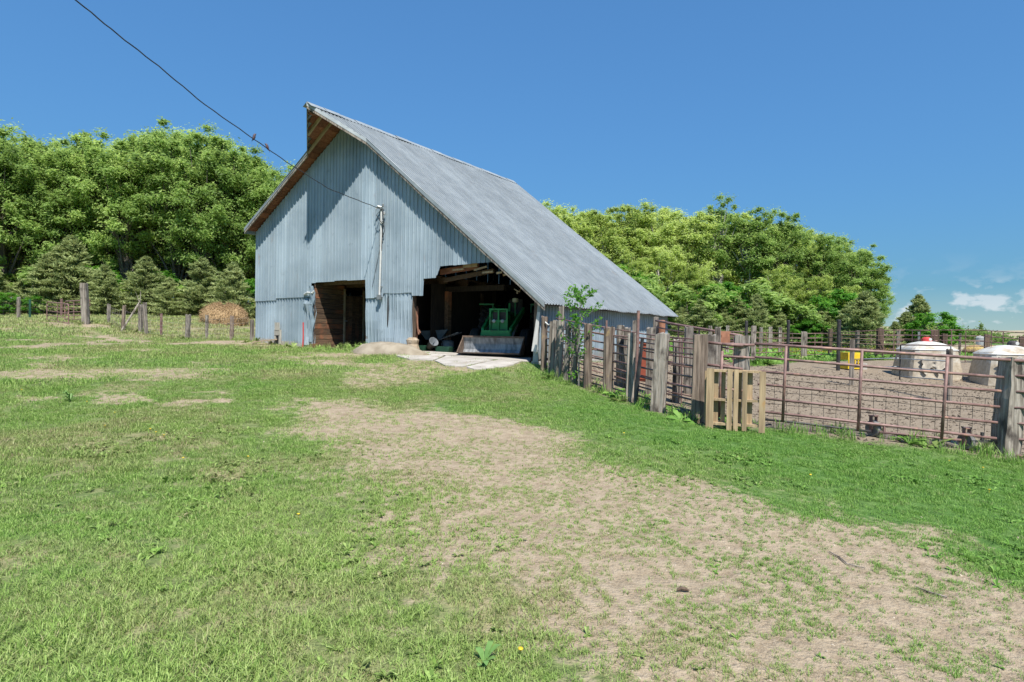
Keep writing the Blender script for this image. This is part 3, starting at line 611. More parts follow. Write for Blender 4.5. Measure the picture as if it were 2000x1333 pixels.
# ------------------------------------------------------------------ things in the barn
def wheel(name, r, wd, c, parent, rimmat, lugs=False, small=False):
    mb = MB(); pr = [(r*.55, -wd/2), (r*.9, -wd/2), (r, -wd*.36)]
    for i in range(4): a = -wd*.3+i*wd*.2; pr += [(r, a), (r, a+wd*.09), (r*.965, a+wd*.1), (r*.965, a+wd*.17)]
    pr = pr[:-2]+[(r, wd*.36), (r*.9, wd/2), (r*.55, wd/2)]
    mb.lathe(pr, c, 28, 'X')
    wlo = part(name, mb, RUBB, parent)
    if lugs:
        lb = MB()
        for i in range(22):
            q_ = 2*math.pi*i/22
            for sgn in (-1, 1):
                qq = q_+(.07 if sgn > 0 else -.07); p = Vector((c[0]+sgn*wd*.25, c[1]+r*1.01*math.cos(qq), c[2]+r*1.01*math.sin(qq)))
                m_ = Matrix.Rotation(qq, 3, 'X')@Matrix.Rotation(sgn*.7, 3, 'Y' if False else 'Z'); lb.box(p, (wd*.55, .05, .06), m=Matrix.Rotation(qq, 3, 'X')@Matrix.Rotation(sgn*.5, 3, 'Y'))
        part('tread_lug', lb, RUBB, wlo)
    part('rim', MB().lathe([(.08, -wd*.34), (r*.3, -wd*.3), (r*.56, -wd*.42), (r*.56, wd*.42), (r*.3, wd*.3), (.08, wd*.34)], c, 20, 'X'), rimmat, wlo); return wlo
tu, tz = wallpt(955, 697, .55); tz = g(*b2w(tu, .9)[:2])+.03
tr_ = empty('tractor', b2w(tu, .62, tz), -.25); tag(tr_, 'green tractor with a front loader and wide worn steel bucket in the barn opening', 'tractor')
# bucket, opening to the front (-y): curved back plate and two side plates
bw = 1.84; prof = [(-.30, .10), (.05, .04), (.22, .07), (.30, .18), (.31, .34), (.26, .52), (.24, .54)]
mb = MB()
for sx in (-bw/2, bw/2):
    for (y_, z_) in prof: mb.v.append((sx, y_, z_))
n = len(prof); mb.f = [(i, i+1, n+i+1, n+i) for i in range(n-1)]
for sx in (-bw/2, bw/2):
    for (y_, z_) in prof: mb.v.append((sx, y_+.025, z_-.02))
mb.f += [(2*n+i, 3*n+i, 3*n+i+1, 2*n+i+1) for i in range(n-1)]+[(0, n, 3*n, 2*n), (n-1, 2*n+n-1, 3*n+n-1, 2*n-1)]
bk = part('bucket', mb, STEELB, tr_)
RB = simple('rusty_bucket_edge', (.09, .06, .045), (.17, .12, .085), 8, .7, .2)
for sx in (-bw/2, bw/2): part('side_plate', MB().prism([(-.30, .08), (.05, .03), (.24, .06), (.32, .18), (.33, .34), (.26, .55), (.2, .5)], sx-.012, sx+.012, 'YZ'), RB, bk)
part('cutting_edge', MB().box((0, -.28, .095), (bw+.02, .12, .025)), RB, bk); part('top_lip', MB().box((0, .25, .55), (bw+.03, .05, .05)), RB, bk)
for sx in (-.42, .42):
    arm = part('loader_arm', MB().beam((sx, .42, .3), (sx*1.02, .64, .78), .07, .13).beam((sx*1.02, .6, .74), (sx*1.15, 2.0, 1.42), .07, .15), GREEN, tr_)
    part('hydraulic_cylinder', MB().tube([(sx*1.05, .75, .55), (sx*1.1, 1.3, .95)], .035, 8).tube([(sx*1.1, 1.3, .95), (sx*1.14, 1.8, 1.2)], .02, 8), GREYP, arm)
part('cross_tube', MB().box((0, .52, .66), (.86, .1, .16)), GREEN, tr_)
gg = part('grille_guard', MB().box((-.26, .8, 1.0), (.05, .06, .78)).box((.26, .8, 1.0), (.05, .06, .78)).box((0, .8, 1.0), (.045, .06, .78)).box((0, .8, 1.37), (.57, .07, .05)).box((0, .8, 1.02), (.5, .05, .07)).box((0, .83, .8), (.5, .02, .42)), GREEN, tr_)
for sx in (-.13, .13): part('headlight', MB().lathe([(.05, 0), (.055, -.03), (.03, -.04)], (sx, .78, 1.02), 10, 'Y'), GREYP, gg)
hd = part('hood', MB().prism([(-.25, .7), (.25, .7), (.25, 1.22), (.17, 1.33), (-.17, 1.33), (-.25, 1.22)], .9, 2.2, 'XZ'), GREEN, tr_)
part('radiator_grille', MB().box((0, .885, 1.1), (.42, .02, .38)), DARKM, hd)
part('front_axle', MB().box((0, 1.1, .5), (1.5, .12, .14)), DARKM, tr_); part('chassis', MB().box((0, 1.9, .6), (.4, 2.2, .35)), GREEND, tr_)
for sx in (-.78, .78): wheel('front_wheel', .4, .26, (sx, 1.1, .4), tr_, YELL)
for sx in (-.85, .85): wheel('rear_wheel', .78, .42, (sx, 2.9, .78), tr_, YELL, True)
for sx in (-.85, .85): part('fender', MB().box((sx, 2.8, 1.6), (.5, .9, .04)).box((sx*.75, 2.8, 1.35), (.03, .9, .5)), GREEN, tr_)
part('seat', MB().box((0, 2.75, 1.35), (.45, .42, .1)).box((0, 2.95, 1.6), (.45, .08, .4)), DARKM, tr_)
part('steering_wheel', MB().tube([(.2*math.cos(t), 2.3+.1*math.sin(t), 1.55+.17*math.sin(t)) for t in np.linspace(0, 6.283, 17)], .015, 6).tube([(0, 2.2, 1.3), (0, 2.3, 1.55)], .02, 6), DARKM, tr_)
part('exhaust_stack', MB().tube([(.12, 1.6, 1.3), (.12, 1.6, 1.6)], .035, 8), GREEN, tr_)
part('pole_lamp', MB().lathe([(.04, 0), (.1, .03), (.1, .13), (.05, .15)], (.28, 1.7, 1.62), 12), simple('cream_lamp', (.5, .5, .32), (.62, .6, .42), 5, .5), tr_); part('lamp_pole', MB().tube([(.28, 1.7, 1.2), (.28, 1.7, 1.64)], .02, 6), GREEN, tr_)  # pale lamp on top of the tractor's green pole
# second tractor in the dark at the right
t2u, _z = wallpt(1012, 690, 2.6); t2 = empty('old_tractor', b2w(t2u+.35, 2.9, g(*b2w(t2u, 2.9)[:2])), -TH-.15); tag(t2, 'dark old tractor parked deep in the barn behind the loader, only tyre and lamps showing', 'tractor')
part('hood', MB().prism([(-.28, .7), (.28, .7), (.26, 1.25), (.15, 1.32), (-.15, 1.32), (-.26, 1.25)], .2, 1.8, 'XZ'), GREEND, t2)
for sx in (-.8, .72): wheel('rear_wheel', .75, .4, (sx, 1.6, .75), t2, DARKM, True)
for sx in (-.12, .05): part('headlight', MB().lathe([(.03, 0), (.06, -.05), (.06, -.07), (.02, -.08)], (sx*1.3+.05, .3, 1.36), 10, 'Y'), WHITE, t2)
wheel('front_wheel', .35, .2, (-.15, .3, .35), t2, DARKM); part('chassis', MB().box((0, 1.1, .6), (.3, 1.6, .3)), DARKM, t2); part('seat', MB().box((0, 1.8, 1.3), (.4, .4, .08)).box((0, 2., 1.5), (.4, .06, .35)), DARKM, t2)
# feed cart behind
cu_, _z = wallpt(921, 650, 4.2); ct = empty('feed_cart', b2w(cu_, 4.2, g(*b2w(cu_, 4.2)[:2])), -TH); tag(ct, 'blue-grey and red feed cart standing in the dark behind the tractor', 'cart')
part('hopper', MB().prism([(-.5, .75), (.5, .75), (.62, 1.35), (-.62, 1.35)], -.4, .5, 'XZ'), BLUEG, ct); part('lower_body', MB().box((0, 0, .55), (.9, .8, .36)), REDP, ct)
for sx in (-.5, .5): wheel('wheel', .28, .14, (sx, 0, .28), ct, REDP)
# wheelbarrow, pail, bits
wu, _z = wallpt(846, 676, 1.3); wb = empty('wheelbarrow', b2w(wu, 1.4, g(*b2w(wu, 1.4)[:2])), -TH+.5); tag(wb, 'old grey wheelbarrow left of the timber post in the dark bay', 'wheelbarrow')
part('tray', MB().add([(-.45, -.3, .6), (.45, -.26, .66), (.45, .26, .66), (-.45, .3, .6), (-.28, -.17, .32), (.22, -.17, .36), (.22, .17, .36), (-.28, .17, .32)], [(4, 5, 1, 0), (5, 6, 2, 1), (6, 7, 3, 2), (7, 4, 0, 3), (7, 6, 5, 4)]), BLUEG, wb)
part('handle', MB().tube([(.1, .22, .3), (.8, .28, .58)], .02, 6), WOODG, wb); part('handle', MB().tube([(.1, -.22, .3), (.8, -.28, .58)], .02, 6), WOODG, wb); wheel('wheel', .18, .08, (-.5, 0, .18), wb, DARKM); part('leg', MB().tube([(.25, .2, .35), (.3, .22, 0)], .015, 5).tube([(.25, -.2, .35), (.3, -.22, 0)], .015, 5), DARKM, wb)
pu_, _z = wallpt(839, 682, .8); pl = part('pail', MB().lathe([(.11, 0), (.15, .3), (.16, .31), (.14, .31), (.1, .03)], (0, 0, 0), 16), simple('shade_dark_pail', (.09, .10, .11), (.13, .145, .16), 5, .5), None, True, loc=b2w(pu_, .8, g(*b2w(pu_, .8)[:2])+.14), rot=(.9, .5, .3)); tag(pl, 'tipped over pale pail on the barn floor by the left jamb of the big doorway', 'pail')  # white pail coloured dark, the shade of the bay painted in
for k_, (px_, v_, sx) in enumerate(((828, .8, .22), (868, .9, .5))):
    uu, _ = wallpt(px_, 688, v_); pb = part('feed_trough' if k_ else 'green_can', MB().prism([(-sx/2, 0), (sx/2, 0), (sx/2+.05, .16), (sx/2-.02, .17), (-sx/2+.02, .17), (-sx/2-.05, .16)], -.12, .12), GREEND, None, loc=b2w(uu, v_, g(*b2w(uu, v_)[:2])), rot=(0, 0, -TH)); tag(pb, ('low green trough on the floor at the foot of the barn post', 'small green can beside the tipped pail in the barn')[1-k_], ('trough', 'can')[1-k_])  # duller green carries the bay's shade in the colour of both
ou, oz = wallpt(811, 605, .12)
rp_ = part('rope', MB().tube([(0, 0, .1), (.02, -.02, -.2), (.06, -.03, -.55), (.12, -.03, -.75), (.16, -.02, -.7), (.1, -.02, -.62)], .03, 6).tube([(.02, .02, .05), (-.01, .02, -.7), (.03, .02, -1.1)], .02, 6), ORRUST, None, loc=b2w(ou, .2, oz), rot=(0, 0, -TH)); tag(rp_, 'orange rope hanging on the inner jamb of the big barn doorway', 'rope')
# ------------------------------------------------------------------ overhead cable and swallows
wa = b2w(su, -.12, sz); pole_end = at(-60, -190, 7.5); pl_n = Vector((wa.y-pole_end.y, -(wa.x-pole_end.x), 0)).normalized()
def on_plane(px, py): d = ray(px, py); o = Vector((0, 0, EYE)); t = (wa-o).dot(pl_n)/d.dot(pl_n); return o+d*t
cps = [pole_end]+[on_plane(*p) for p in ((20, -95), (150, 2), (230, 68), (310, 130), (400, 205), (497, 273), (560, 317), (640, 368), (700, 392))]+[wa]
mb = MB(); fine = []
for a, b in zip(cps, cps[1:]):
    for i in range(6): fine.append(a.lerp(b, i/6)+Vector((0, 0, .006*math.sin(len(fine)*1.9))))
mb.tube(fine+[wa], .011, 5); wr = part('power_cable', mb, DARKM); tag(wr, 'thin black overhead cable sagging across the sky to the barn front', 'cable')
def swallow(px, py, yaw, lab, tilt):
    p = on_plane(px, py); mb = MB(); mb.tube([(0, -.075, .02), (0, -.06, .03), (0, -.03, .028), (0, 0, .01), (0, .04, -.005), (0, .075, -.015)], [.006, .022, .026, .032, .024, .008], 10)
    for s in (-1, 1): mb.add([(s*.006, .07, -.012), (s*.012, .07, -.014), (s*.03, .16, -.05)], [(0, 1, 2)]); mb.add([(s*.03, -.02, .03), (s*.036, .03, .0), (s*.018, .12, -.02), (s*.015, .0, .03)], [(0, 1, 2, 3)])
    mb.tube([(0, -.085, .02), (0, -.1, .017)], [.004, .001], 5)
    o = part('swallow', mb, simple('swallow_feathers', (.03, .03, .05), (.12, .06, .05), 30, .6), None, True, loc=p+Vector((0, 0, .035)), rot=(tilt, 0, yaw)); tag(o, lab, 'bird', 'swallows on the cable')
swallow(497, 272, 2.2, 'upper left of two small swallows perched on the overhead cable', -.9); swallow(521, 291, -1.2, 'lower right of two small swallows perched on the cable, nearer the barn', -.8)
# ------------------------------------------------------------------ corral: railroad-tie posts, pipe rails, gates
def tie_mesh(name, w_, d_, h, seed, mat, lean=(0, 0), rings=7, jit=.012, top=.03):
    r_ = random.Random(seed); mb = MB(); n = 12
    base = []
    for i in range(n):
        q_ = 2*math.pi*i/n+.26; cx, sx = math.cos(q_), math.sin(q_); k_ = (abs(cx)**7+abs(sx)**7)**(-1/7); base.append((cx*k_*w_/2, sx*k_*d_/2, r_.uniform(-jit, jit)))
    for i in range(rings):
        t = i/(rings-1); z = -.15+(h+.15)*t
        for (x, y, jj) in base: mb.v.append((x+jj+r_.uniform(-jit, jit)*.5+lean[0]*t, y+jj+r_.uniform(-jit, jit)*.5+lean[1]*t, z+(r_.uniform(-top, top) if i == rings-1 else 0)))
    for i in range(rings-1):
        for k_ in range(n): mb.f.append((i*n+k_, i*n+(k_+1) % n, (i+1)*n+(k_+1) % n, (i+1)*n+k_))
    mb.v.append((lean[0], lean[1], h-.01)); b_ = (rings-1)*n; mb.f += [(b_+k_, b_+(k_+1) % n, len(mb.v)-1) for k_ in range(n)]
    return mb.mesh(name, mat)
def gpt(px, py, D):
    p = at(px, py, D); return Vector((p.x, p.y, g(p.x, p.y)))
def fence_root(name, p, label, cat='fence', group=None): r_ = empty(name, p); tag(r_, label, cat, group); return r_
def post_on(root_, px, D, topy, wpx, mat=WOODG, seed=0, lean=(0, 0), name='post', depth=None):
    p = at(px, topy, D); gz_ = g(p.x, p.y); w_ = wpx*D/F_PX; h = p.z-gz_
    me = tie_mesh(name, w_, depth or w_*.9, h, seed, mat, lean); o = link(name, me, root_, loc=(p.x-root_.location.x, p.y-root_.location.y, gz_-root_.location.z), rot=(0, 0, -.3+.15*math.sin(seed*3.3))); return o
def rail(root_, a, b, r_, mat=RUST, name='rail', n=8, sag=.0):
    a = Vector(a)-root_.location; b = Vector(b)-root_.location
    pts_ = [a.lerp(b, t)+Vector((0, 0, -sag*4*t*(1-t)+random.uniform(-1, 1)*r_*.25)) for t in (0, .33, .66, 1)]
    return part(name, MB().tube(pts_, r_, n), mat, root_, True)
# front line from the barn corner: leaning ties, then ties with pipe rails
FL = fence_root('corral_fence', gpt(1190, 772, 12.9), 'corral fence of upright railroad ties and rusty rails from the barn corner to the pallet')
fr = [(1063, 15.2, 619, 11, WOODT, (-.0, 0)), (1081, 14.9, 627, 12, WOODG, (.05, 0)), (1096, 14.5, 628, 13, WOODG, (.06, 0)), (1111, 14.1, 632, 12, WOODG, (.04, 0)), (1124, 13.9, 637, 11, WOODG, (.02, 0)), (1149, 13.4, 634, 15, WOODT, (0, .0)),
      (1191, 12.9, 640, 20, WOODT, (0, 0)), (1236, 11.9, 653, 17, WOODG, (.03, 0)), (1295, 10.8, 652, 26, WOODG, (.06, 0)), (1368, 9.8, 654, 27, WOODT, (.02, 0)), (1450, 9.75, 657, 28, WOODG, (0, 0))]
for i, (px, D, ty, wp, mt, ln) in enumerate(fr):
    lx = ln[0]; post_on(FL, px-(lx*F_PX/D*1.0), D, ty, wp, mt, i+1, ln)
fp = [at(px, 700, D) for px, D, *_ in fr]; fg = [Vector((p.x, p.y, g(p.x, p.y))) for p in fp]
for i, j in ((5, 6), (6, 7), (7, 8), (8, 9)):
    for kz in range(7): rail(FL, fg[i]+Vector((0, .12, .14+kz*.185)), fg[j]+Vector((0, .12, .14+kz*.185)), .016)
for i, j in ((0, 2), (2, 5)):
    for kz in range(7): rail(FL, fg[i]+Vector((0, .2, .14+kz*.17)), fg[j]+Vector((0, .2, .14+kz*.17)), .014)
for kz in (.55, .9, 1.26): rail(FL, fg[9]+Vector((.1, .05, kz+.02)), fg[10]+Vector((-.05, -.16, kz)), .024)
link('chain', MB().tube([(.0, -.1, 1.2), (.08, -.14, 1.13), (.16, -.13, 1.17), (.26, -.12, 1.12)], .02, 6).mesh('chain', GREYP), FL, loc=fg[0]-FL.location)
mb = MB(); a = at(1249, 607, 11.6); mb.tube([(0, 0, -.1), (.02, 0, 1), (.03, 0, a.z-g(a.x, a.y))], .03, 8); o = part('steel_stake', mb, RUST, None, loc=(a.x-.05, a.y, g(a.x, a.y))); tag(o, 'tall thin rusty pipe standing taller than the ties between two fence posts', 'pipe')
mb = MB(); a = gpt(1243, 790, 11.5); mb.beam((-.02, -.02, 0), (.1, .06, 1.25), .05, .04); o = part('leaning_post', mb, DARKM, None, loc=a); tag(o, 'narrow dark steel strip leaning beside the tall rusty pipe', 'steel strip')
a = gpt(1181, 770, 12.9); mb = MB().tube([(0, 0, 0), (.01, 0, 1.55)], .022, 6); o = part('steel_stake', mb, RUST, None, loc=a); tag(o, 'rusty stake touching the left side of the brown square tie', 'stake')
# second line of the alley, about a metre behind
IL = fence_root('alley_fence', gpt(1272, 783, 12.6), 'second row of grey ties and pipe rails just behind the front corral fence', 'fence')
il = [(1097, 15.6, 599, 10, WOODG), (1213, 14.2, 637, 15, WOODG), (1226, 13.9, 641, 12, WOODG), (1242, 14.4, 628, 12, WOODG), (1272, 13.2, 641, 17, WOODG), (1324, 12.1, 664, 18, WOODG), (1346, 13.6, 640, 14, WOODG), (1389, 11.3, 655, 18, WOODG), (1402, 12.8, 640, 11, WOODG)]
for i, (px, D, ty, wp, mt) in enumerate(il): post_on(IL, px, D, ty, wp, mt, i+30)
ig = [gpt(px, 0, D) for px, D, *_ in il]
for i, j in ((0, 1), (1, 4), (4, 5), (5, 7)):
    for kz in range(7): rail(IL, ig[i]+Vector((0, -.1, .2+kz*.18)), ig[j]+Vector((0, -.1, .2+kz*.18)), .014)
for px, D in ((1342, 11.9), (1347, 11.0)): 
    a = gpt(px, 0, D); part('rail_upright', MB().tube([a-IL.location, a-IL.location+Vector((0, 0, 1.3))], .014, 6), RUST, IL)
# raised panel gate with sloping top bar behind the alley
SG = fence_root('sorting_gate', gpt(1290, 760, 15.5), 'rusty pipe gate with a sloping top bar on an orange rusty post behind the ties', 'gate')
a0, a1 = gpt(1290, 760, 15.5), gpt(1452, 760, 12.9); t0, t1 = at(1281, 627, 15.5), at(1449, 656, 12.9)
rail(SG, t0, t1, .028); part('hinge_post', MB().lathe([(.09, -.1), (.09, t0.z-a0.z), (.07, t0.z-a0.z+.02)], (0, 0, 0), 10), ORRUST, SG)
part('end_bar', MB().tube([t1-SG.location, t1-SG.location+Vector((.06, -.02, -.1)), t1-SG.location+Vector((.05, -.02, -.9))], .028, 8), ORRUST, SG)
for i in range(5): rail(SG, Vector((t0.x, t0.y, t0.z-.16-i*.2)), Vector((t1.x, t1.y, t1.z-.14-i*.18)), .018)
for t in (.3, .55, .8): p = t0.lerp(t1, t); part('upright', MB().tube([p-SG.location, p-SG.location-Vector((0, 0, .95))], .02, 6), RUST, SG)
mb = MB(); mb.box((0, 0, .0), (.3, .04, .28)).tube([(-.2, -.03, .1), (-.12, -.06, .14), (-.05, -.03, .05), (-.12, -.02, -.08), (-.2, -.03, .0)], .02, 6); o = part('latch_plate', mb, ORRUST, SG, loc=at(1412, 660, 13.2)-SG.location)
rp2 = gpt(1262, 700, 14.9); o = part('red_panel', MB().box((0, 0, .5), (.3, .05, .95)).box((0, -.03, .95), (.34, .03, .05)).box((0, -.03, .1), (.34, .03, .05)), simple('faded_red_paint', (.30, .07, .04), (.42, .11, .06), 4, .7), None, loc=rp2, rot=(0, 0, -.5)); tag(o, 'faded red upright panel behind the rails in front of the barn side wall', 'panel')
# farther back row by the barn corner
tall = post_on(IL, 1281, 15.7, 620, 10, WOODG, 60)
# big pipe gate on the right with its tie post
GL, GR = Vector(at(1474, 700, 9.6)), Vector(at(1985, 700, 8.75))
GG = fence_root('pipe_gate', Vector((GL.x, GL.y, g(GL.x, GL.y))), 'long rusty brown pipe gate with six bars closing the dirt pen at the right', 'gate')
def gate_pt(px, py):      # a spot on the gate's own vertical plane
    d = ray(px, py); n = Vector((GR.y-GL.y, -(GR.x-GL.x), 0)); o_ = Vector((0, 0, EYE)); return o_+d*((GL-o_).dot(n)/d.dot(n))
bars = [(672, 706, 1474, 2010, .024), (697, 738, 1474, 1960, .021), (725, 765, 1480, 1955, .021), (751, 795, 1480, 1952, .021), (777, 826, 1480, 1948, .021), (803, 857, 1480, 1946, .021)]
for ya, yb, xa, xb, r_ in bars: rail(GG, gate_pt(xa, ya), gate_pt(xb, yb), r_)
rail(GG, gate_pt(1490, 819), gate_pt(1700, 843), .018, DARKM); rail(GG, gate_pt(1718, 844), gate_pt(1877, 860), .018, RUST)
for xt, yt, xb, yb in ((1535, 676, 1528, 823), (1683, 685, 1675, 840), (1850, 697, 1838, 856)): part('upright', MB().tube([gate_pt(xt, yt)-GG.location-Vector((0, .01, 0)), gate_pt(xb, yb)-GG.location-Vector((0, .01, 0))], .023, 8), RUST, GG, True)
part('upright', MB().tube([gate_pt(1411, 686)-GG.location, gate_pt(1404, 815)-GG.location], .023, 8), RUST, GG, True)
rail(GG, gate_pt(1411, 672), gate_pt(1474, 674), .022); rail(GG, gate_pt(1411, 696), gate_pt(1474, 699), .02)
part('foot_bracket', MB().box((0, 0, 0), (.03, .03, .12)).box((0, 0, -.07), (.32, .03, .03)), DARKM, GG, loc=gate_pt(1918, 853)-GG.location)
part('short_stub', MB().box((0, 0, 0), (.03, .03, .1)), RUST, GG, loc=gate_pt(1727, 838)-GG.location)
mb = MB()
wa_, wb_ = gate_pt(1395, 735), gate_pt(1950, 800)
for i in range(24):
    t = i/23; x_ = 1395+(1955-1395)*t; top_, bot_ = 730+t*52+3*math.sin(i), 826+t*58; mb.tube([gate_pt(x_, top_)-GG.location+Vector((0, .06, 0)), gate_pt(x_-3, bot_)-GG.location+Vector((0, .06, 0))], .0035, 4, False)
for j_ in range(5):
    yy = lambda t: (730+t*52)*(1-j_/4)+(826+t*58)*j_/4; mb.tube([gate_pt(1395+560*t, yy(t)+1.2*math.sin(i_*2.3+j_))-GG.location+Vector((0, .06, 0)) for i_, t in enumerate(np.linspace(0, 1, 12))], .0035, 4, False)
tag(part('wire_mesh', mb, DARKM, GG), kind='stuff')
gp = link('gate_post', tie_mesh('gate_post', .30, .26, 1.42, 91, WOODG, (.1, 0), 9, .02, .02), None, loc=gpt(1962, 888, 8.85), rot=(0, 0, .15)); tag(gp, 'thick cracked grey timber post at the right edge holding the long pipe gate', 'post')
def small_wheel(px, py, D, lab):
    o = link('wheel', None, GG, gpt(px, py, D)-GG.location, (0, 0, .35))
    part('tyre', MB().lathe([(.05, -.03), (.11, -.04), (.125, -.02), (.125, .02), (.11, .04), (.05, .03)], (0, 0, .125), 18, 'X'), simple('grey_rubber', (.12, .12, .11), (.22, .21, .2), 12, .9), o); part('fork', MB().box((-.055, 0, .2), (.012, .05, .24)).box((.055, 0, .2), (.012, .05, .24)).box((0, 0, .32), (.13, .07, .02)), RUST, o); part('hub', MB().lathe([(.03, -.045), (.03, .045)], (0, 0, .125), 8, 'X'), RUST, o)
small_wheel(1705, 860, 9.3, 'small grey wheel under the middle of the long pipe gate'); small_wheel(1887, 884, 8.95, 'small grey wheel under the pipe gate beside the thick right post')
# the fence past the post, running out of frame
RF = fence_root('pipe_fence', gpt(2010, 880, 8.8), 'rusty pipe rails continuing beyond the thick right post'); 
for i in range(6): rail(RF, gate_pt(1970, 765-i*0+ (i-1)*31), gate_pt(2120, 772+(i-1)*32), .02)
# pallet
pp0, pp1 = at(1376, 835, 9.35), at(1493, 835, 9.1); pz = g((pp0.x+pp1.x)/2, (pp0.y+pp1.y)/2); pw = math.hypot(pp1.x-pp0.x, pp1.y-pp0.y)
PL = empty('pallet', ((pp0.x+pp1.x)/2, (pp0.y+pp1.y)/2, pz), math.atan2(pp1.y-pp0.y, pp1.x-pp0.x)); tag(PL, 'weathered yellow wooden pallet standing on edge against the fence post', 'pallet')
ph = at(1430, 720, 9.22).z-pz-.02; s_ = pw/117
for xa, xb in ((1378, 1393), (1419, 1429), (1432, 1441), (1449, 1458), (1481, 1493)):
    part('deck_board', MB().box(((xa+xb)/2*s_-1434.5*s_, -.06, ph/2+random.uniform(-.01, .01)), ((xb-xa)*s_, .018, ph+random.uniform(-.02, .02))), PALW, PL)
for xa, xb in ((1376, 1381), (1394, 1401), (1409, 1415), (1441, 1447), (1460, 1468)):
    part('deck_board', MB().box(((xa+xb)/2*s_-1434.5*s_, .06, ph/2+.03), ((xb-xa)*s_+.02, .018, ph-.12)), PALW, PL)
for z_ in (.09, ph*.5, ph-.02): part('stringer', MB().box((0, 0, z_), (pw*(.86 if z_ > .2 else .8), .1, .035)), PALW, PL)
# block by the pallet and small board bench
o = part('timber_offcut', MB().box((0, 0, .1), (.38, .14, .05)).box((-.12, 0, .04), (.05, .1, .1)).box((.12, 0, .04), (.05, .1, .1)), WOODG, None, loc=gpt(1338, 815, 10.2), rot=(0, 0, -.5)); tag(o, 'small grey board on two blocks in the grass between the ties', 'board')
# pen: inner gate and posts
IG = fence_root('inner_gate', gpt(1759, 740, 17.5), 'grey and rusty light gate standing open in the middle of the dirt pen', 'gate')
ga, gb = at(1759, 674, 17.5), at(1857, 676, 15.6)
for dz, mt in ((0, RUST), (-.4, GREYP), (-.66, GREYP), (-.9, GREYP)): rail(IG, ga+Vector((0, 0, dz)), gb+Vector((0, 0, dz*.98)), .017, mt)
for p, m_ in ((ga, DARKM), (gb, GREYP)): part('upright', MB().tube([p-IG.location, p-IG.location-Vector((0, 0, 1.0))], .02, 6), m_, IG)
ga2 = at(1668, 702, 18.6); rail(IG, ga2, ga+Vector((0, 0, -.38)), .015, GREYP); rail(IG, ga2+Vector((0, 0, -.25)), ga+Vector((0, 0, -.62)), .015, GREYP)
def lone_post(px, D, ty, wp, mat, lab, seed, lean=(0, 0), grp=None):
    p = at(px, ty, D); z_ = g(p.x, p.y); o = link('post', tie_mesh('post', wp*D/F_PX, wp*D/F_PX, p.z-z_, seed, mat, lean), None, loc=(p.x, p.y, z_), rot=(0, 0, seed*.7)); tag(o, lab, 'post', grp); return o
lone_post(1665, 18.6, 664, 8, WOODG, 'thin grey post in the pen in front of the yellow feeder', 71); lone_post(1855, 15.5, 682, 9, WOODG, 'thin grey post right behind the long gate, at the end of the inner gate', 72)
# pen far side and the fields' fences
def rail_fence(name, label, posts, zr_, rr_, mat=RUST, wood=None, uprights=0, group=None):
    G_ = [gpt(px, 0, D) for px, D, *_ in posts]; root_ = fence_root(name, G_[0], label, 'fence', group)
    for i, p in enumerate(posts):
        if len(p) > 2 and p[2]: post_on(root_, p[0], p[1], p[2], p[3], p[4], i*7+len(posts))
    for i in range(len(G_)-1):
        a, b = G_[i]+Vector((0, -.1, 0)), G_[i+1]+Vector((0, -.1, 0)); n_ = max(1, int((b-a).length/5))
        for k_ in range(n_):
            for z_ in zr_: rail(root_, a.lerp(b, k_/n_)+Vector((0, 0, z_)), a.lerp(b, (k_+1)/n_)+Vector((0, 0, z_)), rr_, mat, n=5)
        for k_ in range(1, uprights+1): p = a.lerp(b, k_/(uprights+1)); part('upright', MB().tube([p-root_.location, p-root_.location+Vector((0, 0, zr_[-1]))], rr_, 5), mat, root_)
    return root_
rail_fence('pen_fence', 'rusty rail fence with thick ties along the far side of the dirt pen', [(1472, 24, 637, 9, WOODG), (1571, 29.5, 649, 11, WOODG), (1622, 30, 643, 7, WOODD), (1719, 27, 642, 11, WOODD), (1780, 26.2), (1827, 25.2, 646, 13, WOODD), (1845, 25, 653, 9, WOODD), (1928, 24, 653, 9, WOODD), (1996, 23, 658, 9, WOODD), (2080, 22)], [.25, .45, .65, .85, 1.05, 1.28], .018, uprights=2)
rail_fence('side_fence', 'rail fence from the alley to the far corner of the pen', [(1412, 20, 0, 0, None), (1472, 24)], [.3, .5, .7, .9, 1.1, 1.3], .016, uprights=1)
rail_fence('field_fence', 'lighter far fence of grey posts and rails below the cedars', [(1340, 34, 642, 6, WOODG), (1387, 35, 637, 7, WOODG), (1421, 35, 637, 6, WOODG), (1487, 36, 640, 6, WOODG), (1505, 37, 639, 7, WOODG), (1524, 38, 640, 6, WOODG), (1598, 38), (1640, 38), (1676, 38, 646, 5, WOODG), (1755, 38, 645, 6, WOODG), (1795, 38, 649, 4, GREYP), (1875, 38, 652, 4, WOODG), (1960, 38)], [.5, .8, 1.1, 1.35], .015, uprights=1)
for px, D, ty, wp, lab in ((1458, 22.5, 628, 6, 'leftmost tall dark pipe standing above the back rails beside a grey tie'), (1540, 22, 627, 6, 'tall dark pipe standing alone above the back rails, middle one of three'), (1639, 23, 626, 7, 'tall dark pipe next to the dead brush, nearest the yellow feeder')):
    p = at(px, ty, D); z_ = g(p.x, p.y); o = part('pipe_post', MB().lathe([(wp*D/F_PX/2, -.1), (wp*D/F_PX/2, p.z-z_), (wp*D/F_PX/2*.8, p.z-z_+.02)], (0, 0, 0), 10), DARKM, None, loc=(p.x, p.y, z_)); tag(o, lab, 'post', 'tall dark pipes')
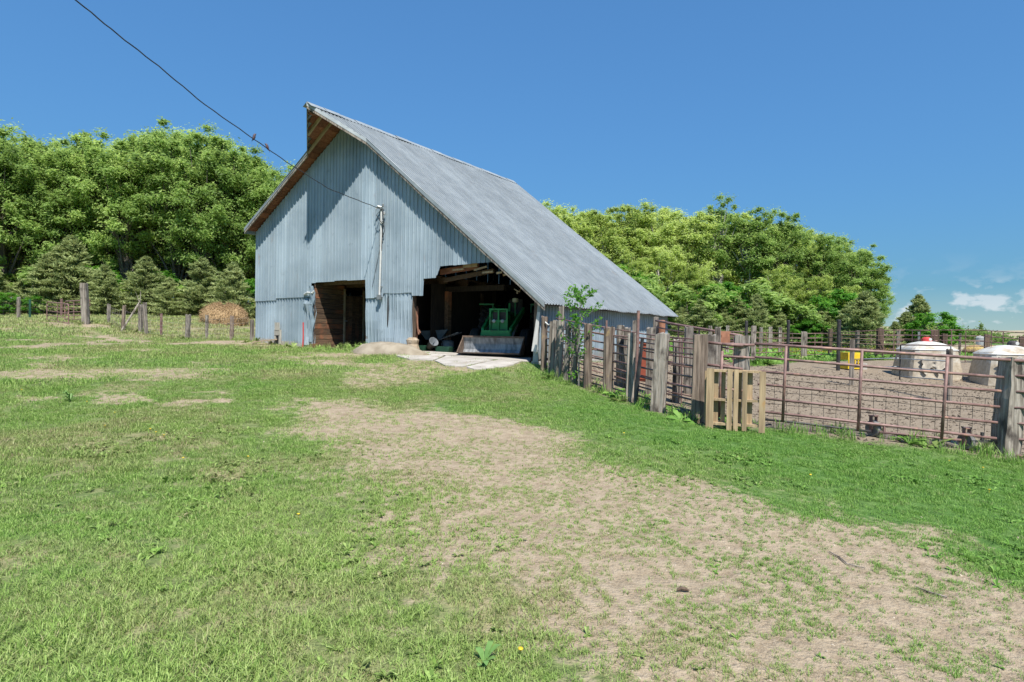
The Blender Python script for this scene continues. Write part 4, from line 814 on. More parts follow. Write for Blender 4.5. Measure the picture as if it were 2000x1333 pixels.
# yellow feeder
yf = empty('feeder', gpt(1661, 704, 23.5), .2); tag(yf, 'bright yellow metal feeder with upright bars at the pen fence', 'feeder')
part('upper_panel', MB().box((0, 0, .5), (.62, .5, .28)), YELL, yf); part('base_panel', MB().box((0, 0, .1), (.62, .5, .16)), YELL, yf)
for i in range(5): part('bar', MB().box((-.28+i*.14, -.24, .28), (.035, .03, .34)), YELL, yf)
part('block', MB().box((.42, -.1, .12), (.22, .3, .26)), CONC, yf)
# calf shelters
def shelter(px, py, D, wpx, hpx, rz, label, cap, capmat):
    SQ = [(1, -.05), (.9, .4), (.83, .74), (.82, .78), (.79, .81), (.66, .87), (.45, .94), (.24, .985), (.1, 1)]
    o = empty('calf_shelter', gpt(px, py, D), rz); tag(o, label, 'calf shelter', 'white domed calf shelters')
    W2 = wpx*D/F_PX/2; H = hpx*D/F_PX
    mb = MB(); mb.lathe([(W2*a_, H*b_) for a_, b_ in SQ], (0, 0, 0), 48, 'Z', 8); part('shell', mb, HUTCH, o)
    part('rim_band', MB().lathe([(W2*.835, H*.74), (W2*.855, H*.76), (W2*.835, H*.78)], (0, 0, 0), 48, 'Z', 8), WHITE, o)
    mb = MB(); nx, nz = 16, 9; yv = -W2*.93
    for i in range(nx+1):
        for k_ in range(nz+1):
            x_ = -W2*.62+W2*1.05*i/nx; t = k_/nz; mb.v.append((x_+.03*math.sin(k_*2+i), yv-.06-.022*math.sin(i*1.7+t*2)-.012*math.sin(i*3.1)-.04*(1-t), H*(.60-.0*t)-H*.52*(1-t)*(.8+.2*math.sin(i*.9))))
    mb.f = [(i*(nz+1)+k_, (i+1)*(nz+1)+k_, (i+1)*(nz+1)+k_+1, i*(nz+1)+k_+1) for i in range(nx) for k_ in range(nz)]; part('door_flap', mb, TARP, o, True)
    part('doorway', MB().box((W2*.3, yv-.10, H*.22), (W2*.24, .04, H*.3)), WOODD, o)  # dark box standing in for the shade inside the shelter
    part('vent_cap', MB().lathe([(.17, 0), (.15, .1), (.09, .15), (.08, .16)], (cap, 0, H-.01), 14), capmat, o); part('cap_disc', MB().lathe([(.055, 0), (.05, -.02)], (cap+.05, -.145, H+.06), 12, 'Y'), WHITE, o); return o
shelter(1808, 735, 21.7, 98, 69, -.15, 'white domed calf shelter with a red cap and dirty front flap', 0, REDP)
shelter(1966, 750, 20, 108, 74, -.3, 'white domed calf shelter with a black cap, cut by the right edge of the view', .15, DARKM)
# straw bales beyond, silo, far farm
for i, (px, D, w_) in enumerate(((1950, 44, 1.0), (1922, 46, .7))):
    o = part('straw_heap', MB().lathe([(w_*1.1, -.1), (w_*1.15, .25), (w_*.95, .5), (w_*.5, .68), (.1, .74)], (0, 0, 0), 14), simple('straw', (.45, .31, .10), (.62, .45, .18), 9, .95, bst=1, bd=.05), None, True, loc=gpt(px, 0, D)+Vector((0, 0, .0))); tag(o, ('larger golden straw heap in the field behind the black-capped shelter', 'smaller golden straw heap left of the larger one in the far field')[i], 'straw heap')
# ---- left side: wire fence, gate leaves, hay
def wire_fence(name, label, posts, hts, mesh_to=None, mat=DARKM, rr_=.004, vstep=.3):
    G_ = [gpt(p[0], 0, p[1]) for p in posts]; root_ = fence_root(name, G_[0], label)
    for i, p in enumerate(posts): post_on(root_, p[0], p[1], p[2], p[3], p[4], i*3+int(p[0]) % 11, p[5] if len(p) > 5 else (0, 0))
    mb = MB()
    for a, b in zip(G_, G_[1:]):
        n_ = max(2, int((b-a).length/1.2))
        for h_ in hts: mb.tube([a.lerp(b, k_/n_)-root_.location+Vector((0, 0, h_-.02*math.sin(k_*1.9))) for k_ in range(n_+1)], rr_, 3, False)
        m_ = int((b-a).length/vstep)
        for k_ in range(m_): p = a.lerp(b, k_/m_)-root_.location; mb.tube([p+Vector((0, 0, hts[0])), p+Vector((0, 0, hts[-1]))], rr_*.8, 3, False)
    tag(part('wire_mesh', mb, mat, root_), kind='stuff'); return root_
WIRE = simple('old_wire', (.20, .18, .16), (.32, .29, .26), 9, .7)
wire_fence('wire_fence', 'low wire fence with short weathered posts running from the barn corner to the left gate', [(493, 24.3, 625, 6, WOODG), (453, 25, 618, 6, WOODT), (404, 26, 616, 5, WOODG), (366, 27, 615, 8, WOODG, (.04, 0)), (315, 27.5, 613, 3, RUST), (287, 27.6, 592, 6, WOODG, (-.12, 0)), (275, 28, 595, 7, WOODG), (240, 28.3, 597, 6, WOODT, (.1, 0)), (213, 30, 594, 5, WOODG)], [.12, .3, .5, .7, .9], mat=WIRE)
a, b = gpt(242, 0, 27.6), at(274, 589, 28); o = part('brace_pole', MB().tube([(0, 0, 0), Vector(b)-a], .045, 7), WOODG, None, loc=a); tag(o, 'dark pole leaning diagonally against the short posts of the wire fence', 'pole')
o = part('dead_branch', MB().tube([(0, 0, 0), (-.1, 0, .25), (-.2, 0, .5)], [.02, .012, .005], 5).tube([(0, 0, 0), (.04, 0, .3), (.02, 0, .55)], [.02, .012, .005], 5).tube([(-.1, 0, .25), (0, .1, .45)], [.01, .004], 4), WOODG, None, loc=at(273, 592, 27.9)); tag(o, 'bare twigs sticking up from the crossed fence posts', 'branch')
lone_post(169, 29, 553, 12, WOODG, 'tall thick grey corner post with orange lichen on top beside the left gates', 81, (-.12, 0))
wire_fence('boundary_fence', 'dark wire mesh fence in front of the cedars at the left', [(-40, 35, 575, 3, RUST), (36, 37, 581, 5, WOODG), (59, 37, 585, 3, GREEND), (120, 40, 584, 3, RUST), (174, 42, 584, 3, RUST), (250, 44, 579, 5, WOODG), (288, 45, 590, 3, RUST), (324, 45, 589, 3, ORRUST), (361, 45, 580, 5, WOODG), (440, 46, 588, 3, RUST), (520, 46, 590, 4, WOODG)], [.1, .3, .5, .7, .9, 1.1], rr_=.006)
def leaf_gate(pa, pb, nb, lab):
    a, b = pa, pb; r0 = fence_root('panel_gate', Vector((a.x, a.y, g(a.x, a.y))), lab, 'gate', 'rusty panel gates at the left'); h = a.z-g(a.x, a.y)-.1; L0 = r0.location
    part('frame', MB().tube([a-L0-Vector((0, 0, h)), a-L0-Vector((0, 0, .1)), a-L0+(b-a)*.04, b-L0-(b-a)*.04, b-L0-Vector((0, 0, .1)), b-L0-Vector((0, 0, h))], .028, 6), RUST, r0)
    for k_ in range(1, nb+1): rail(r0, a-Vector((0, 0, h*k_/nb*.97)), b-Vector((0, 0, h*k_/nb*.97)), .02, n=5)
    m_ = (a+b)/2-L0; part('upright', MB().tube([m_, m_-Vector((0, 0, h))], .02, 5), RUST, r0)
leaf_gate(at(92, 590, 30.5), at(134, 594, 28.6), 4, 'small rusty pipe gate leaf at far left, angled towards the viewer'); leaf_gate(at(127, 589, 31), at(163, 587, 29.2), 5, 'rusty pipe gate leaf hung on the tall grey corner post')
hp = empty('hay_pile', gpt(445, 0, 37), 0); tag(hp, 'rounded pile of tan hay lying in the left field beyond the wire fence', 'hay pile')
HAY = simple('hay', (.28, .18, .085), (.50, .35, .19), 14, .95, bst=1, bd=.05, detail=8)
mb = MB(); nn = 36; pr = [(1.32, -.1), (1.36, .2), (1.34, .45), (1.22, .75), (.9, 1.0), (.55, 1.14), (.2, 1.2)]
for ri, (r_, z_) in enumerate(pr):
    for i in range(nn): q_ = 2*math.pi*i/nn; wv = 1+.05*math.sin(q_*3+ri*.7)+.05*math.sin(q_*7+ri*2)+random.uniform(-.03, .03); mb.v.append((r_*wv*math.cos(q_), r_*.75*wv*math.sin(q_), z_*(1+.10*math.sin(q_*2+.6))+random.uniform(-.03, .03)))
mb.f = [(r_*nn+i, r_*nn+(i+1) % nn, (r_+1)*nn+(i+1) % nn, (r_+1)*nn+i) for r_ in range(6) for i in range(nn)]+[tuple(6*nn+i for i in range(nn))]
part('core', mb, HAY, hp, True)
n_ = 9000; vv = np.array(mb.v); qi = rng.integers(0, 6, n_)*nn; ii = rng.integers(0, nn, n_); c0 = vv[qi+ii]; c1 = vv[qi+nn+(ii+1) % nn]; t = rng.random((n_, 1)); c_ = c0*t+c1*(1-t); d_ = rng.normal(size=(n_, 3))*.13; s2_ = rng.normal(size=(n_, 3))*.012
V_ = np.stack([c_-d_*.5, c_-d_*.5+s2_, c_+d_], 1).reshape(-1, 3); tag(link('straw', np_mesh('straw', V_, np.arange(n_*3).reshape(-1, 3), HAY, nside=3), hp), kind='stuff')
# ------------------------------------------------------------------ trees
def quads_from(C_, Nrm, size, asp=1.6, seedoff=0):
    n = len(C_); r_ = rng.normal(size=(n, 3)); t1_ = np.cross(Nrm, r_); t1_ /= np.linalg.norm(t1_, axis=1, keepdims=True)+1e-9; t2_ = np.cross(Nrm, t1_); t2_ /= np.linalg.norm(t2_, axis=1, keepdims=True)+1e-9
    s = size[:, None]; return np.stack([C_-t1_*s*asp*.5, C_+t2_*s*.5*.6, C_+t1_*s*asp*.5, C_-t2_*s*.5*.6], 1).reshape(-1, 3)
def decid(seed, H=14., Rr=3.6, nclump=165, per=225, leaf=.165, mat=LEAFA, bark=BARK, low=.06, loose=1.0, topnarrow=0.):
    r_ = np.random.default_rng(seed); cl = []
    lob = r_.normal(size=(7, 3)); lob[:, 2] = np.abs(lob[:, 2])*.8; lob /= np.linalg.norm(lob, axis=1, keepdims=True)
    for i in range(nclump):
        for _ in range(30):
            p = r_.uniform(-1, 1, 3); rr_ = np.linalg.norm(p)
            if .4 < rr_ < 1 or (p[2] < -.3 and rr_ < 1.15):
                bul = .72+.38*np.max(np.clip(lob@(p/rr_), 0, 1)**3)
                if rr_ < bul: break
        wz = 1-topnarrow*max(0, p[2]); cl.append((p[0]*Rr*wz, p[1]*Rr*wz, H*(low+(1-low)*.5)+p[2]*H*(1-low)*.5))
    cl = np.array(cl); rad_ = r_.uniform(.45, 1.25, nclump)*H*.05*loose
    # leaves: mostly on the shell of each clump, flattened sprays
    ci = np.repeat(np.arange(nclump), per); d = r_.normal(size=(len(ci), 3)); d /= np.linalg.norm(d, axis=1, keepdims=True); rr2 = np.minimum(np.abs(r_.normal(size=len(ci)))*.62, r_.uniform(.9, 1.25, len(ci)))
    off = d*rr2[:, None]*rad_[ci][:, None]*np.array([1.25, 1.25, .8]); C_ = cl[ci]+off; C_ += (r_.random(C_.shape)-.5)*.25
    ctr = np.array([0, 0, H*.55]); outw = C_-ctr; outw /= np.linalg.norm(outw, axis=1, keepdims=True)+1e-9
    Nn = d*.35+outw*.4+r_.normal(size=C_.shape)*.45+np.array([0, 0, .6]); Nn /= np.linalg.norm(Nn, axis=1, keepdims=True)
    sz = r_.uniform(.6, 1.3, len(ci))*leaf; V_ = quads_from(C_, Nn, sz)
    ct = r_.uniform(.25, .75, nclump); tint = np.clip(ct[ci]+r_.normal(size=len(ci))*.18, 0, 1)
    crown = np_mesh('crown', V_, np.arange(len(V_)).reshape(-1, 4), mat, {'tint': ('FACE', tint)})
    mb = MB(); lean = r_.uniform(-.4, .4, 2); hT = H*.72
    tp = [(lean[0]*t*t*1.5, lean[1]*t*t*1.5, -.3+hT*t) for t in np.linspace(0, 1, 7)]; mb.tube(tp, [H*.021*(1-.75*t)+.02 for t in np.linspace(0, 1, 7)], 8)
    for i in r_.choice(nclump, min(36, nclump), False):
        c = cl[i]; st = r_.uniform(.18, .8); b0 = Vector(tp[int(st*6)]); e_ = Vector(c)
        if e_.z < b0.z+.3: b0 = Vector(tp[max(0, int(e_.z/hT*6)-1)])
        m1 = b0.lerp(e_, .5)+Vector((0, 0, .25)); mb.tube([b0, m1, e_], [H*.008, H*.005, .012], 5, False)
    trunk = mb.mesh('trunk', bark, True); return crown, trunk, float(np.percentile(C_[:, 2], 99.6))
def cedar(seed, H=5., Rr=2.1, n=12000, mat=LEAFC, leaf=.16, full=.8):
    r_ = np.random.default_rng(seed); nb = 210; bh = r_.random(nb)**1.1; baz = r_.uniform(0, 6.283, nb); ph_ = r_.uniform(0, 6.28, 3); lobe = 1+.22*np.sin(baz*2+ph_[0]+bh*4)+.16*np.sin(baz*5+ph_[1]-bh*7); bl = Rr*(1-bh**1.2)**full*r_.uniform(.6, 1.2, nb)*lobe+.12
    ci = r_.integers(0, nb, n); t = r_.random(n)**.55; L = bl[ci]*t; az = baz[ci]+r_.normal(size=n)*.14/(t+.3); wv = (.26*(1.15-t)+.05)*min(1, H/4)
    C_ = np.stack([L*np.cos(az), L*np.sin(az), .05*H+bh[ci]*H*.95+L*.22-.10*L*L/Rr], 1)+r_.normal(size=(n, 3))*wv[:, None]*.45
    Nn = np.stack([np.cos(az)*.5, np.sin(az)*.5, np.full(n, .7)], 1)+r_.normal(size=(n, 3))*.5; Nn /= np.linalg.norm(Nn, axis=1, keepdims=True)
    d1 = np.stack([np.cos(az), np.sin(az), np.full(n, .45)], 1)+r_.normal(size=(n, 3))*.55; d1 /= np.linalg.norm(d1, axis=1, keepdims=True); d2 = np.cross(Nn, d1); d2 /= np.linalg.norm(d2, axis=1, keepdims=True)+1e-9
    s = (r_.uniform(.7, 1.5, n)*leaf)[:, None]; V_ = np.stack([C_-d1*s*.9, C_+d2*s*.2, C_+d1*s*.9, C_-d2*s*.2], 1).reshape(-1, 3)
    bt = r_.uniform(.3, .7, nb); tint = np.clip(bt[ci]+(t-.6)*.35+r_.normal(size=n)*.12, 0, 1)
    crown = np_mesh('crown', V_, np.arange(len(V_)).reshape(-1, 4), mat, {'tint': ('FACE', tint)})
    return crown, MB().tube([(0, 0, -.2), (0, 0, H*.5), (0, 0, H*.93)], [H*.02+.02, H*.012+.01, .01], 7).mesh('trunk', BARK, True), H
def place_tree(name, proto, px, D, topy, label, cat='tree', group=None, wide=1., rz=None, sink=0):
    p = at(px, topy, D); z_ = g(p.x, p.y)-sink; s = (p.z-z_)/proto[2]*1.0; r_ = empty(name, (p.x, p.y, z_), random.uniform(0, 6.28) if rz is None else rz); r_.scale = (s*wide, s*wide, s)
    link('crown', proto[0], r_); link('trunk', proto[1], r_); tag(r_, label, cat, group); return r_
EL = [decid(101), decid(102, Rr=4.0), decid(103, Rr=3.3, nclump=170), decid(104, Rr=3.8, loose=1.1, mat=LEAFA)]
FR = [decid(201, 12, 3.6, 180, 215, .155, LEAFB, BARKG), decid(202, 12, 3.2, 165, 215, .155, LEAFB, BARKG), decid(203, 12, 3.9, 175, 215, .16, LEAFB, BARKG)]
OPEN = decid(301, 15, 3.0, 85, 190, .19, LEAFA, BARKG, .32, .95)
BUSH = [decid(401, 3.2, 1.7, 60, 220, .12, LEAFD, BARK, .0, 1.5), decid(402, 3., 1.8, 50, 240, .13, LEAFA, BARK, .0, 1.5)]
CE = [cedar(501), cedar(502, 5, 2.2), cedar(503, 5, 1.7)]
GLl, GRr = 'trees of the left grove', 'trees of the right grove'
left = [(-75, 47, 262, 1), (10, 47, 247, 0), (62, 50, 262, 1), (115, 48, 300, 2), (160, 50, 272, 3), (205, 52, 277, 1), (248, 49, 268, 0), (300, 51, 264, 2), (352, 50, 254, 1), (405, 49, 268, 3), (455, 50, 290, 0), (500, 52, 312, 2), (545, 51, 330, 1), (590, 54, 370, 0),
        (-30, 57, 262, 2), (35, 58, 270, 3), (90, 58, 290, 0), (140, 59, 290, 1), (190, 58, 290, 0), (270, 59, 275, 3), (330, 59, 262, 2), (380, 60, 258, 0), (430, 58, 285, 1), (480, 60, 305, 3), (525, 61, 330, 0)]
LAB = {-75: 'leafy tree at the very left edge of the left grove', 10: 'tall leafy tree at the far left, its top level with the highest crowns', 62: 'leafy tree second from the left edge in the left grove', 115: 'lower leafy tree above the left cedar tips', 160: 'leafy tree with a tufted top above the leftmost tall cedar', 205: 'leafy tree between the left dip and the highest crowns', 248: 'leafy tree left of the highest crown of the left grove',
       300: 'broad leafy tree behind the yellow flowers of the left field', 352: 'tallest leafy tree of the left grove, with a rounded top', 405: 'leafy tree just right of the highest crown in the left grove', 455: 'leafy tree behind the hay pile, its top stepping down to the barn', 500: 'leafy tree beside the left edge of the barn roof', 545: 'leafy tree half hidden behind the left slope of the barn roof', 590: 'leafy tree almost wholly behind the barn roof at left'}
for px, D, ty, k_ in left: place_tree('leafy_tree', EL[k_], px, D, ty, LAB.get(px, 'back row leafy tree of the left grove, mostly hidden by the nearer crowns'), 'tree', GLl if px in LAB and D < 55 else 'back row of the left grove', 1.0)
right = [(1040, 62, 410, 0), (1085, 60, 402, 1), (1130, 63, 412, 2), (1180, 61, 415, 0), (1240, 63, 402, 1), (1295, 62, 412, 2), (1345, 61, 420, 0), (1500, 60, 412, 1), (1545, 63, 440, 2), (1590, 60, 455, 0), (1632, 61, 462, 2), (1672, 58, 480, 1), (1700, 57, 520, 0),
         (1110, 70, 420, 0), (1160, 71, 420, 1), (1210, 70, 410, 2), (1270, 71, 412, 0), (1320, 70, 420, 1), (1380, 70, 430, 2), (1440, 70, 425, 0), (1525, 70, 440, 1), (1575, 70, 455, 2), (1620, 70, 465, 0), (1665, 68, 490, 1), (1230, 56, 500, 2), (1290, 57, 480, 0), (1360, 55, 520, 1), (1520, 55, 520, 2), (1600, 54, 540, 1), (1660, 53, 560, 0)]
LABR = {1040: 'yellow green tree hidden behind the barn roof', 1085: 'yellow green tree whose top shows just past the barn roof edge', 1130: 'fresh green tree second past the roof edge', 1180: 'fresh green rounded tree left of the tall feathery crown', 1240: 'high fresh green crown midway between roof and tallest tree', 1295: 'fresh green tree left of the tallest open tree', 1345: 'fresh green tree touching the tallest tree on its left',
        1500: 'large rounded green tree right of the tallest tree, with a visible grey trunk', 1545: 'green tree below the large rounded crown on its right', 1590: 'green tree in the falling right part of the grove', 1632: 'green tree third from the right end of the grove', 1672: 'rounded tree second from the right end of the grove', 1700: 'last leafy tree at the right end of the grove'}
for px, D, ty, k_ in right:
    front = D < 58 and px not in LABR
    nm = LABR.get(px) or ({1230: 'young tree hugging the right slope of the barn roof', 1290: 'young tree above the barn eave end', 1360: 'young yellow green tree left of the pointed cedar pair', 1520: 'young tree beneath the large rounded crown', 1600: 'young tree above the pale bush at the slope foot', 1660: 'young tree left of the tall olive brown cedar'}[px] if front else 'back row tree of the right grove, mostly hidden by nearer crowns')
    pr_ = FR[k_] if px < 1500 or front else (EL[k_], FR[k_])[px % 2]
    place_tree('leafy_tree', pr_, px, D, ty, nm, 'tree', GRr if px in LABR else ('young trees before the right grove' if front else 'back row of the right grove'))
place_tree('leafy_tree', OPEN, 1402, 60, 384, 'tallest open tree of the right grove with a bare grey trunk', 'tree', GRr, .85); place_tree('leafy_tree', OPEN, 1468, 59, 412, 'tall tree with bare grey trunk right of the tallest tree', 'tree', GRr, 1.1)
ced = [(-20, 43, 520, 0), (45, 44, 545, 1), (95, 43, 500, 2), (140, 44, 468, 0), (205, 43, 522, 1), (285, 44, 505, 2), (330, 43, 545, 1), (395, 44, 508, 0), (455, 43, 518, 1), (520, 44, 550, 2)]
CL = ['dark cedar at the left frame edge', 'squat cedar in shadow left of the tall pointed one', 'slim cedar left of the tallest left cedar', 'tallest pointed cedar of the left side, above the rusty gates', 'cedar behind the thick corner post', 'brownish pointed cedar behind the crossed posts', 'low cedar beside the yellow flowers', 'full silvery cedar left of the hay pile', 'broad silvery cedar right behind the hay pile', 'cedar half hidden behind the left wall of the barn']
for (px, D, ty, k_), lb in zip(ced, CL): place_tree('cedar', CE[k_], px, D, ty, lb, 'cedar', 'cedars at the left field edge', 1.15)
ced2 = [(1332, 50, 600, 0), (1368, 49, 588, 1), (1412, 50, 592, 2), (1437, 50, 580, 0), (1478, 49, 578, 2), (1520, 50, 608, 1), (1610, 50, 600, 1), (1690, 46, 575, 1), (1655, 48, 600, 0), (1772, 47, 612, 1), (1795, 50, 580, 0), (1748, 46, 630, 2)]
CL2 = ['cedar tip beside the right eave of the barn', 'broad cedar second right of the barn eave', 'short cedar between the broad one and the two pointed ones', 'left one of two bright pointed cedars', 'right one of two bright pointed cedars', 'low cedar under the pale slope right of the pointed pair', 'low round cedar midway to the tall brown cedar', 'tall olive brown cedar at the right end of the grove', 'cedar left of the tall olive brown one', 'round dense cedar by itself right of the grove', 'pointed cedar rising behind the round one at right', 'small cedar between the grove and the round cedar']
for (px, D, ty, k_), lb in zip(ced2, CL2): place_tree('cedar', CE[k_], px, D, ty, lb, 'cedar', 'cedars behind the corral', 1.25 if k_ == 1 else 1.0)
shr = [(8, 41, 572, 0), (70, 42, 578, 0), (240, 45, 560, 1), (350, 46, 560, 1), (430, 47, 540, 1), (500, 46, 545, 0), (1350, 52, 560, 1), (1400, 53, 555, 0), (1560, 51, 600, 1), (1580, 49, 625, 0), (1630, 52, 570, 0), (1825, 45, 612, 0), (1240, 54, 540, 1), (1190, 55, 520, 0), (1450, 54, 550, 1), (1500, 52, 580, 1), (110, 46, 520, 1), (180, 47, 520, 0), (310, 47, 530, 0), (-40, 45, 520, 1)]
SL_ = ['bright green bush at the far left edge', 'bright green bush behind the left gates', 'dark bush behind the thick post', 'dark bush between two left cedars', 'bush behind the silvery cedars', 'bush at the left barn corner', 'bush above the first right cedar', 'bush over the short cedar', 'bush on the slope behind the pen', 'pale bush at the slope foot', 'bright bush inside the right grove', 'vivid green bush right of the round cedar', 'bush behind the barn roof end', 'bush hidden behind the roof slope', 'bush below the tall grey trunk', 'bush beneath the large rounded tree', 'dark undergrowth bush behind the tallest left cedar', 'light bush in the shade right of the tallest left cedar', 'light bush in the shade above the brown cedar', 'dark bush beyond the left frame edge']
for (px, D, ty, k_), lb in zip(shr, SL_): place_tree('bush', BUSH[k_], px, D, ty, lb, 'bush', 'bushes at the wood edge', 1.3)
for i, px in enumerate(range(-60, 620, 62)): place_tree('leafy_tree', EL[i % 4], px, 54+(i % 3), 400+(i*37 % 60), 'low undergrowth tree closing the gap under the crowns of the left grove', 'tree', 'undergrowth of the left grove', 1.5)
# bare multi-stem bush at the far right
bb = empty('bare_bush', gpt(1862, 0, 44), 0); tag(bb, 'half bare bush with pale twigs right of the vivid green bush', 'bush'); r_ = random.Random(5); mb = MB(); LV = []
for i in range(26):
    a_ = r_.uniform(-1.1, 1.3); b_ = r_.uniform(-.5, .5); L = r_.uniform(1.4, 2.3); p0 = Vector((r_.uniform(-.4, .4), r_.uniform(-.3, .3), 0)); p1 = p0+Vector((math.sin(a_)*.5*L*.5, b_*.4, L*.55)); p2 = p1+Vector((math.sin(a_)*L*.55, b_*.4, L*.4)); mb.tube([p0, p1, p2], [.03, .018, .005], 4, False)
    for _ in range(3): q1 = p1.lerp(p2, r_.random()); mb.tube([q1, q1+Vector((r_.uniform(-.2, .5), r_.uniform(-.2, .2), r_.uniform(.1, .4)))], [.01, .003], 3, False)
    if a_ < .5:
        for _ in range(60): q1 = p0.lerp(p1, r_.random()) if r_.random() < .3 else p1.lerp(p2, r_.random()); LV.append(q1+Vector([r_.gauss(0, .12) for _ in range(3)]))
part('stems', mb, BARKG, bb); LV = np.array(LV); V_ = quads_from(LV, rng.normal(size=LV.shape), np.full(len(LV), .1)); link('leaves', np_mesh('leaves', V_, np.arange(len(V_)).reshape(-1, 4), LEAFB, {'tint': ('FACE', rng.random(len(LV)))}), bb)
# young tree in front of the leaning ties
yt = empty('sapling', gpt(1131, 745, 13.6), 0); tag(yt, 'slender young tree with fresh green leaves in front of the leaning fence ties', 'tree'); H_ = at(1128, 568, 13.6).z-yt.location.z
mb = MB(); mb.tube([(0, 0, -.1), (-.02, 0, H_*.4), (.0, 0, H_*.75), (-.03, 0, H_)], [.022, .017, .01, .003], 6); LV = []; r_ = random.Random(8)
for i in range(34):
    t = r_.uniform(.28, .98); L = .48*(1-abs(t-.6)*1.6)+.08; a_ = r_.uniform(0, 6.28); p0 = Vector((0, 0, H_*t)); p1 = p0+Vector((math.cos(a_)*L, math.sin(a_)*L, L*.7)); mb.tube([p0, p0.lerp(p1, .5)+Vector((0, 0, -.03)), p1], [.006, .004, .002], 4, False)
    for _ in range(int(24 if t > .45 else 10)): LV.append(p0.lerp(p1, r_.random()**.6)+Vector([r_.gauss(0, .035) for _ in range(3)]))
for s, z_ in ((1, .35), (-1, .18), (1, .1)):
    for _ in range(14): LV.append(Vector((s*.14+r_.gauss(0, .05), r_.gauss(0, .05), z_+r_.gauss(.1, .06))))
part('stem', mb, BARKG, yt); LV = np.array(LV); V_ = quads_from(LV, rng.normal(size=LV.shape)+np.array([0, -.4, .3]), rng.uniform(.05, .09, len(LV)), 1.3); link('leaves', np_mesh('leaves', V_, np.arange(len(V_)).reshape(-1, 4), LEAFD, {'tint': ('FACE', rng.random(len(LV)))}), yt)
# far farm
def hz_(px, D): d = ray(px, 650); t = D/d.y; k_ = ((GX-d.x*t)**2+(GY-D)**2).argmin(); return float(GZ.ravel()[k_])
for i, (px, py, D, mw, roofm, lb) in enumerate(((1898, 648, 480, 9, REDP, 'tiny far farmhouse with a red roof on the horizon'), (1908, 649, 500, 9, BLUEG, 'tiny far shed with a bluish roof beside the red one'))):
    p = at(px, py, D); r0 = empty('farmhouse', (p.x, p.y, p.z-5), .5); tag(r0, lb, 'farmhouse'); part('wall', MB().box((0, 0, 1.), (mw, 6, 6)), WHITE, r0); part('roof', MB().prism([(-mw/2-.4, 4), (mw/2+.4, 4), (0, 6.6)], -3.3, 3.3), roofm, r0); part('door', MB().box((0, -3.03, 1.6), (1.2, .06, 2.6)), WOODD, r0)
p = at(1914, 661, 300); r0 = empty('grain_bin', (p.x, p.y, p.z-2.2), 0); tag(r0, 'small pale round grain bin far off at the right horizon', 'grain bin'); part('body', MB().lathe([(1.7, -2), (1.7, 2.6)], (0, 0, 0), 16), GREYP, r0); part('roof', MB().lathe([(1.8, 2.6), (.3, 3.6)], (0, 0, 0), 16), WHITE, r0)
C_ = []; 
for i in range(90):
    px = rng.uniform(1800, 1962) if i < 72 else rng.uniform(2000, 2300); D = rng.uniform(330, 460); top_ = 664-13*math.exp(-((px-1900)/40)**2)-rng.uniform(0, 5); p = at(px, top_+4, D); c = rng.normal(size=(420, 3))*np.array([3.2, 3.2, 1.7])+np.array([p.x, p.y, p.z-1.5]); C_.append(c)
p = at(1916, 641, 420)
for _ in range(1): C_.append(rng.normal(size=(260, 3))*np.array([.5, .5, 2.4])+np.array([p.x, p.y, p.z-2]))
C_ = np.concatenate(C_); V_ = quads_from(C_, rng.normal(size=C_.shape)+np.array([0, -.5, .6]), rng.uniform(.7, 1.5, len(C_))); o = link('far_wood', np_mesh('far_wood', V_, np.arange(len(V_)).reshape(-1, 4), LEAFA, {'tint': ('FACE', rng.random(len(C_))*.5)})); tag(o, 'dark distant wood on the horizon', kind='stuff')
# ------------------------------------------------------------------ grass and small ground things (instanced tufts)
def grassmat(name, trans=.3):
    m, N, L, P = mat_new(name); A = {}
    def at_(n):
        a = N.new('ShaderNodeAttribute'); a.attribute_type = 'INSTANCER'; a.attribute_name = n; return a.outputs['Fac']
    ti = N.new('ShaderNodeAttribute'); ti.attribute_name = 'tint'
    g1 = ramp(N, L, ti.outputs['Fac'], [(0, (.13, .22, .04)), (.5, (.25, .39, .08)), (1, (.44, .57, .18))]); g2 = ramp(N, L, ti.outputs['Fac'], [(0, (.09, .20, .03)), (.5, (.17, .345, .055)), (1, (.29, .47, .11))])
    st = ramp(N, L, ti.outputs['Fac'], [(0, (.26, .21, .11)), (1, (.46, .40, .24))])
    c = mixc(N, L, at_('lush'), g1, g2); c = mixc(N, L, at_('dry'), c, st)
    L.new(c, P.inputs['Base Color']); P.inputs['Roughness'].default_value = .6; P.inputs['Specular IOR Level'].default_value = .3
    tr = N.new('ShaderNodeBsdfTranslucent'); L.new(c, tr.inputs[0]); ms = N.new('ShaderNodeMixShader'); ms.inputs[0].default_value = trans; L.new(P.outputs[0], ms.inputs[1]); L.new(tr.outputs[0], ms.inputs[2]); L.new(ms.outputs[0], N['Material Output'].inputs[0]); return m
GRM = grassmat('grass_blade')
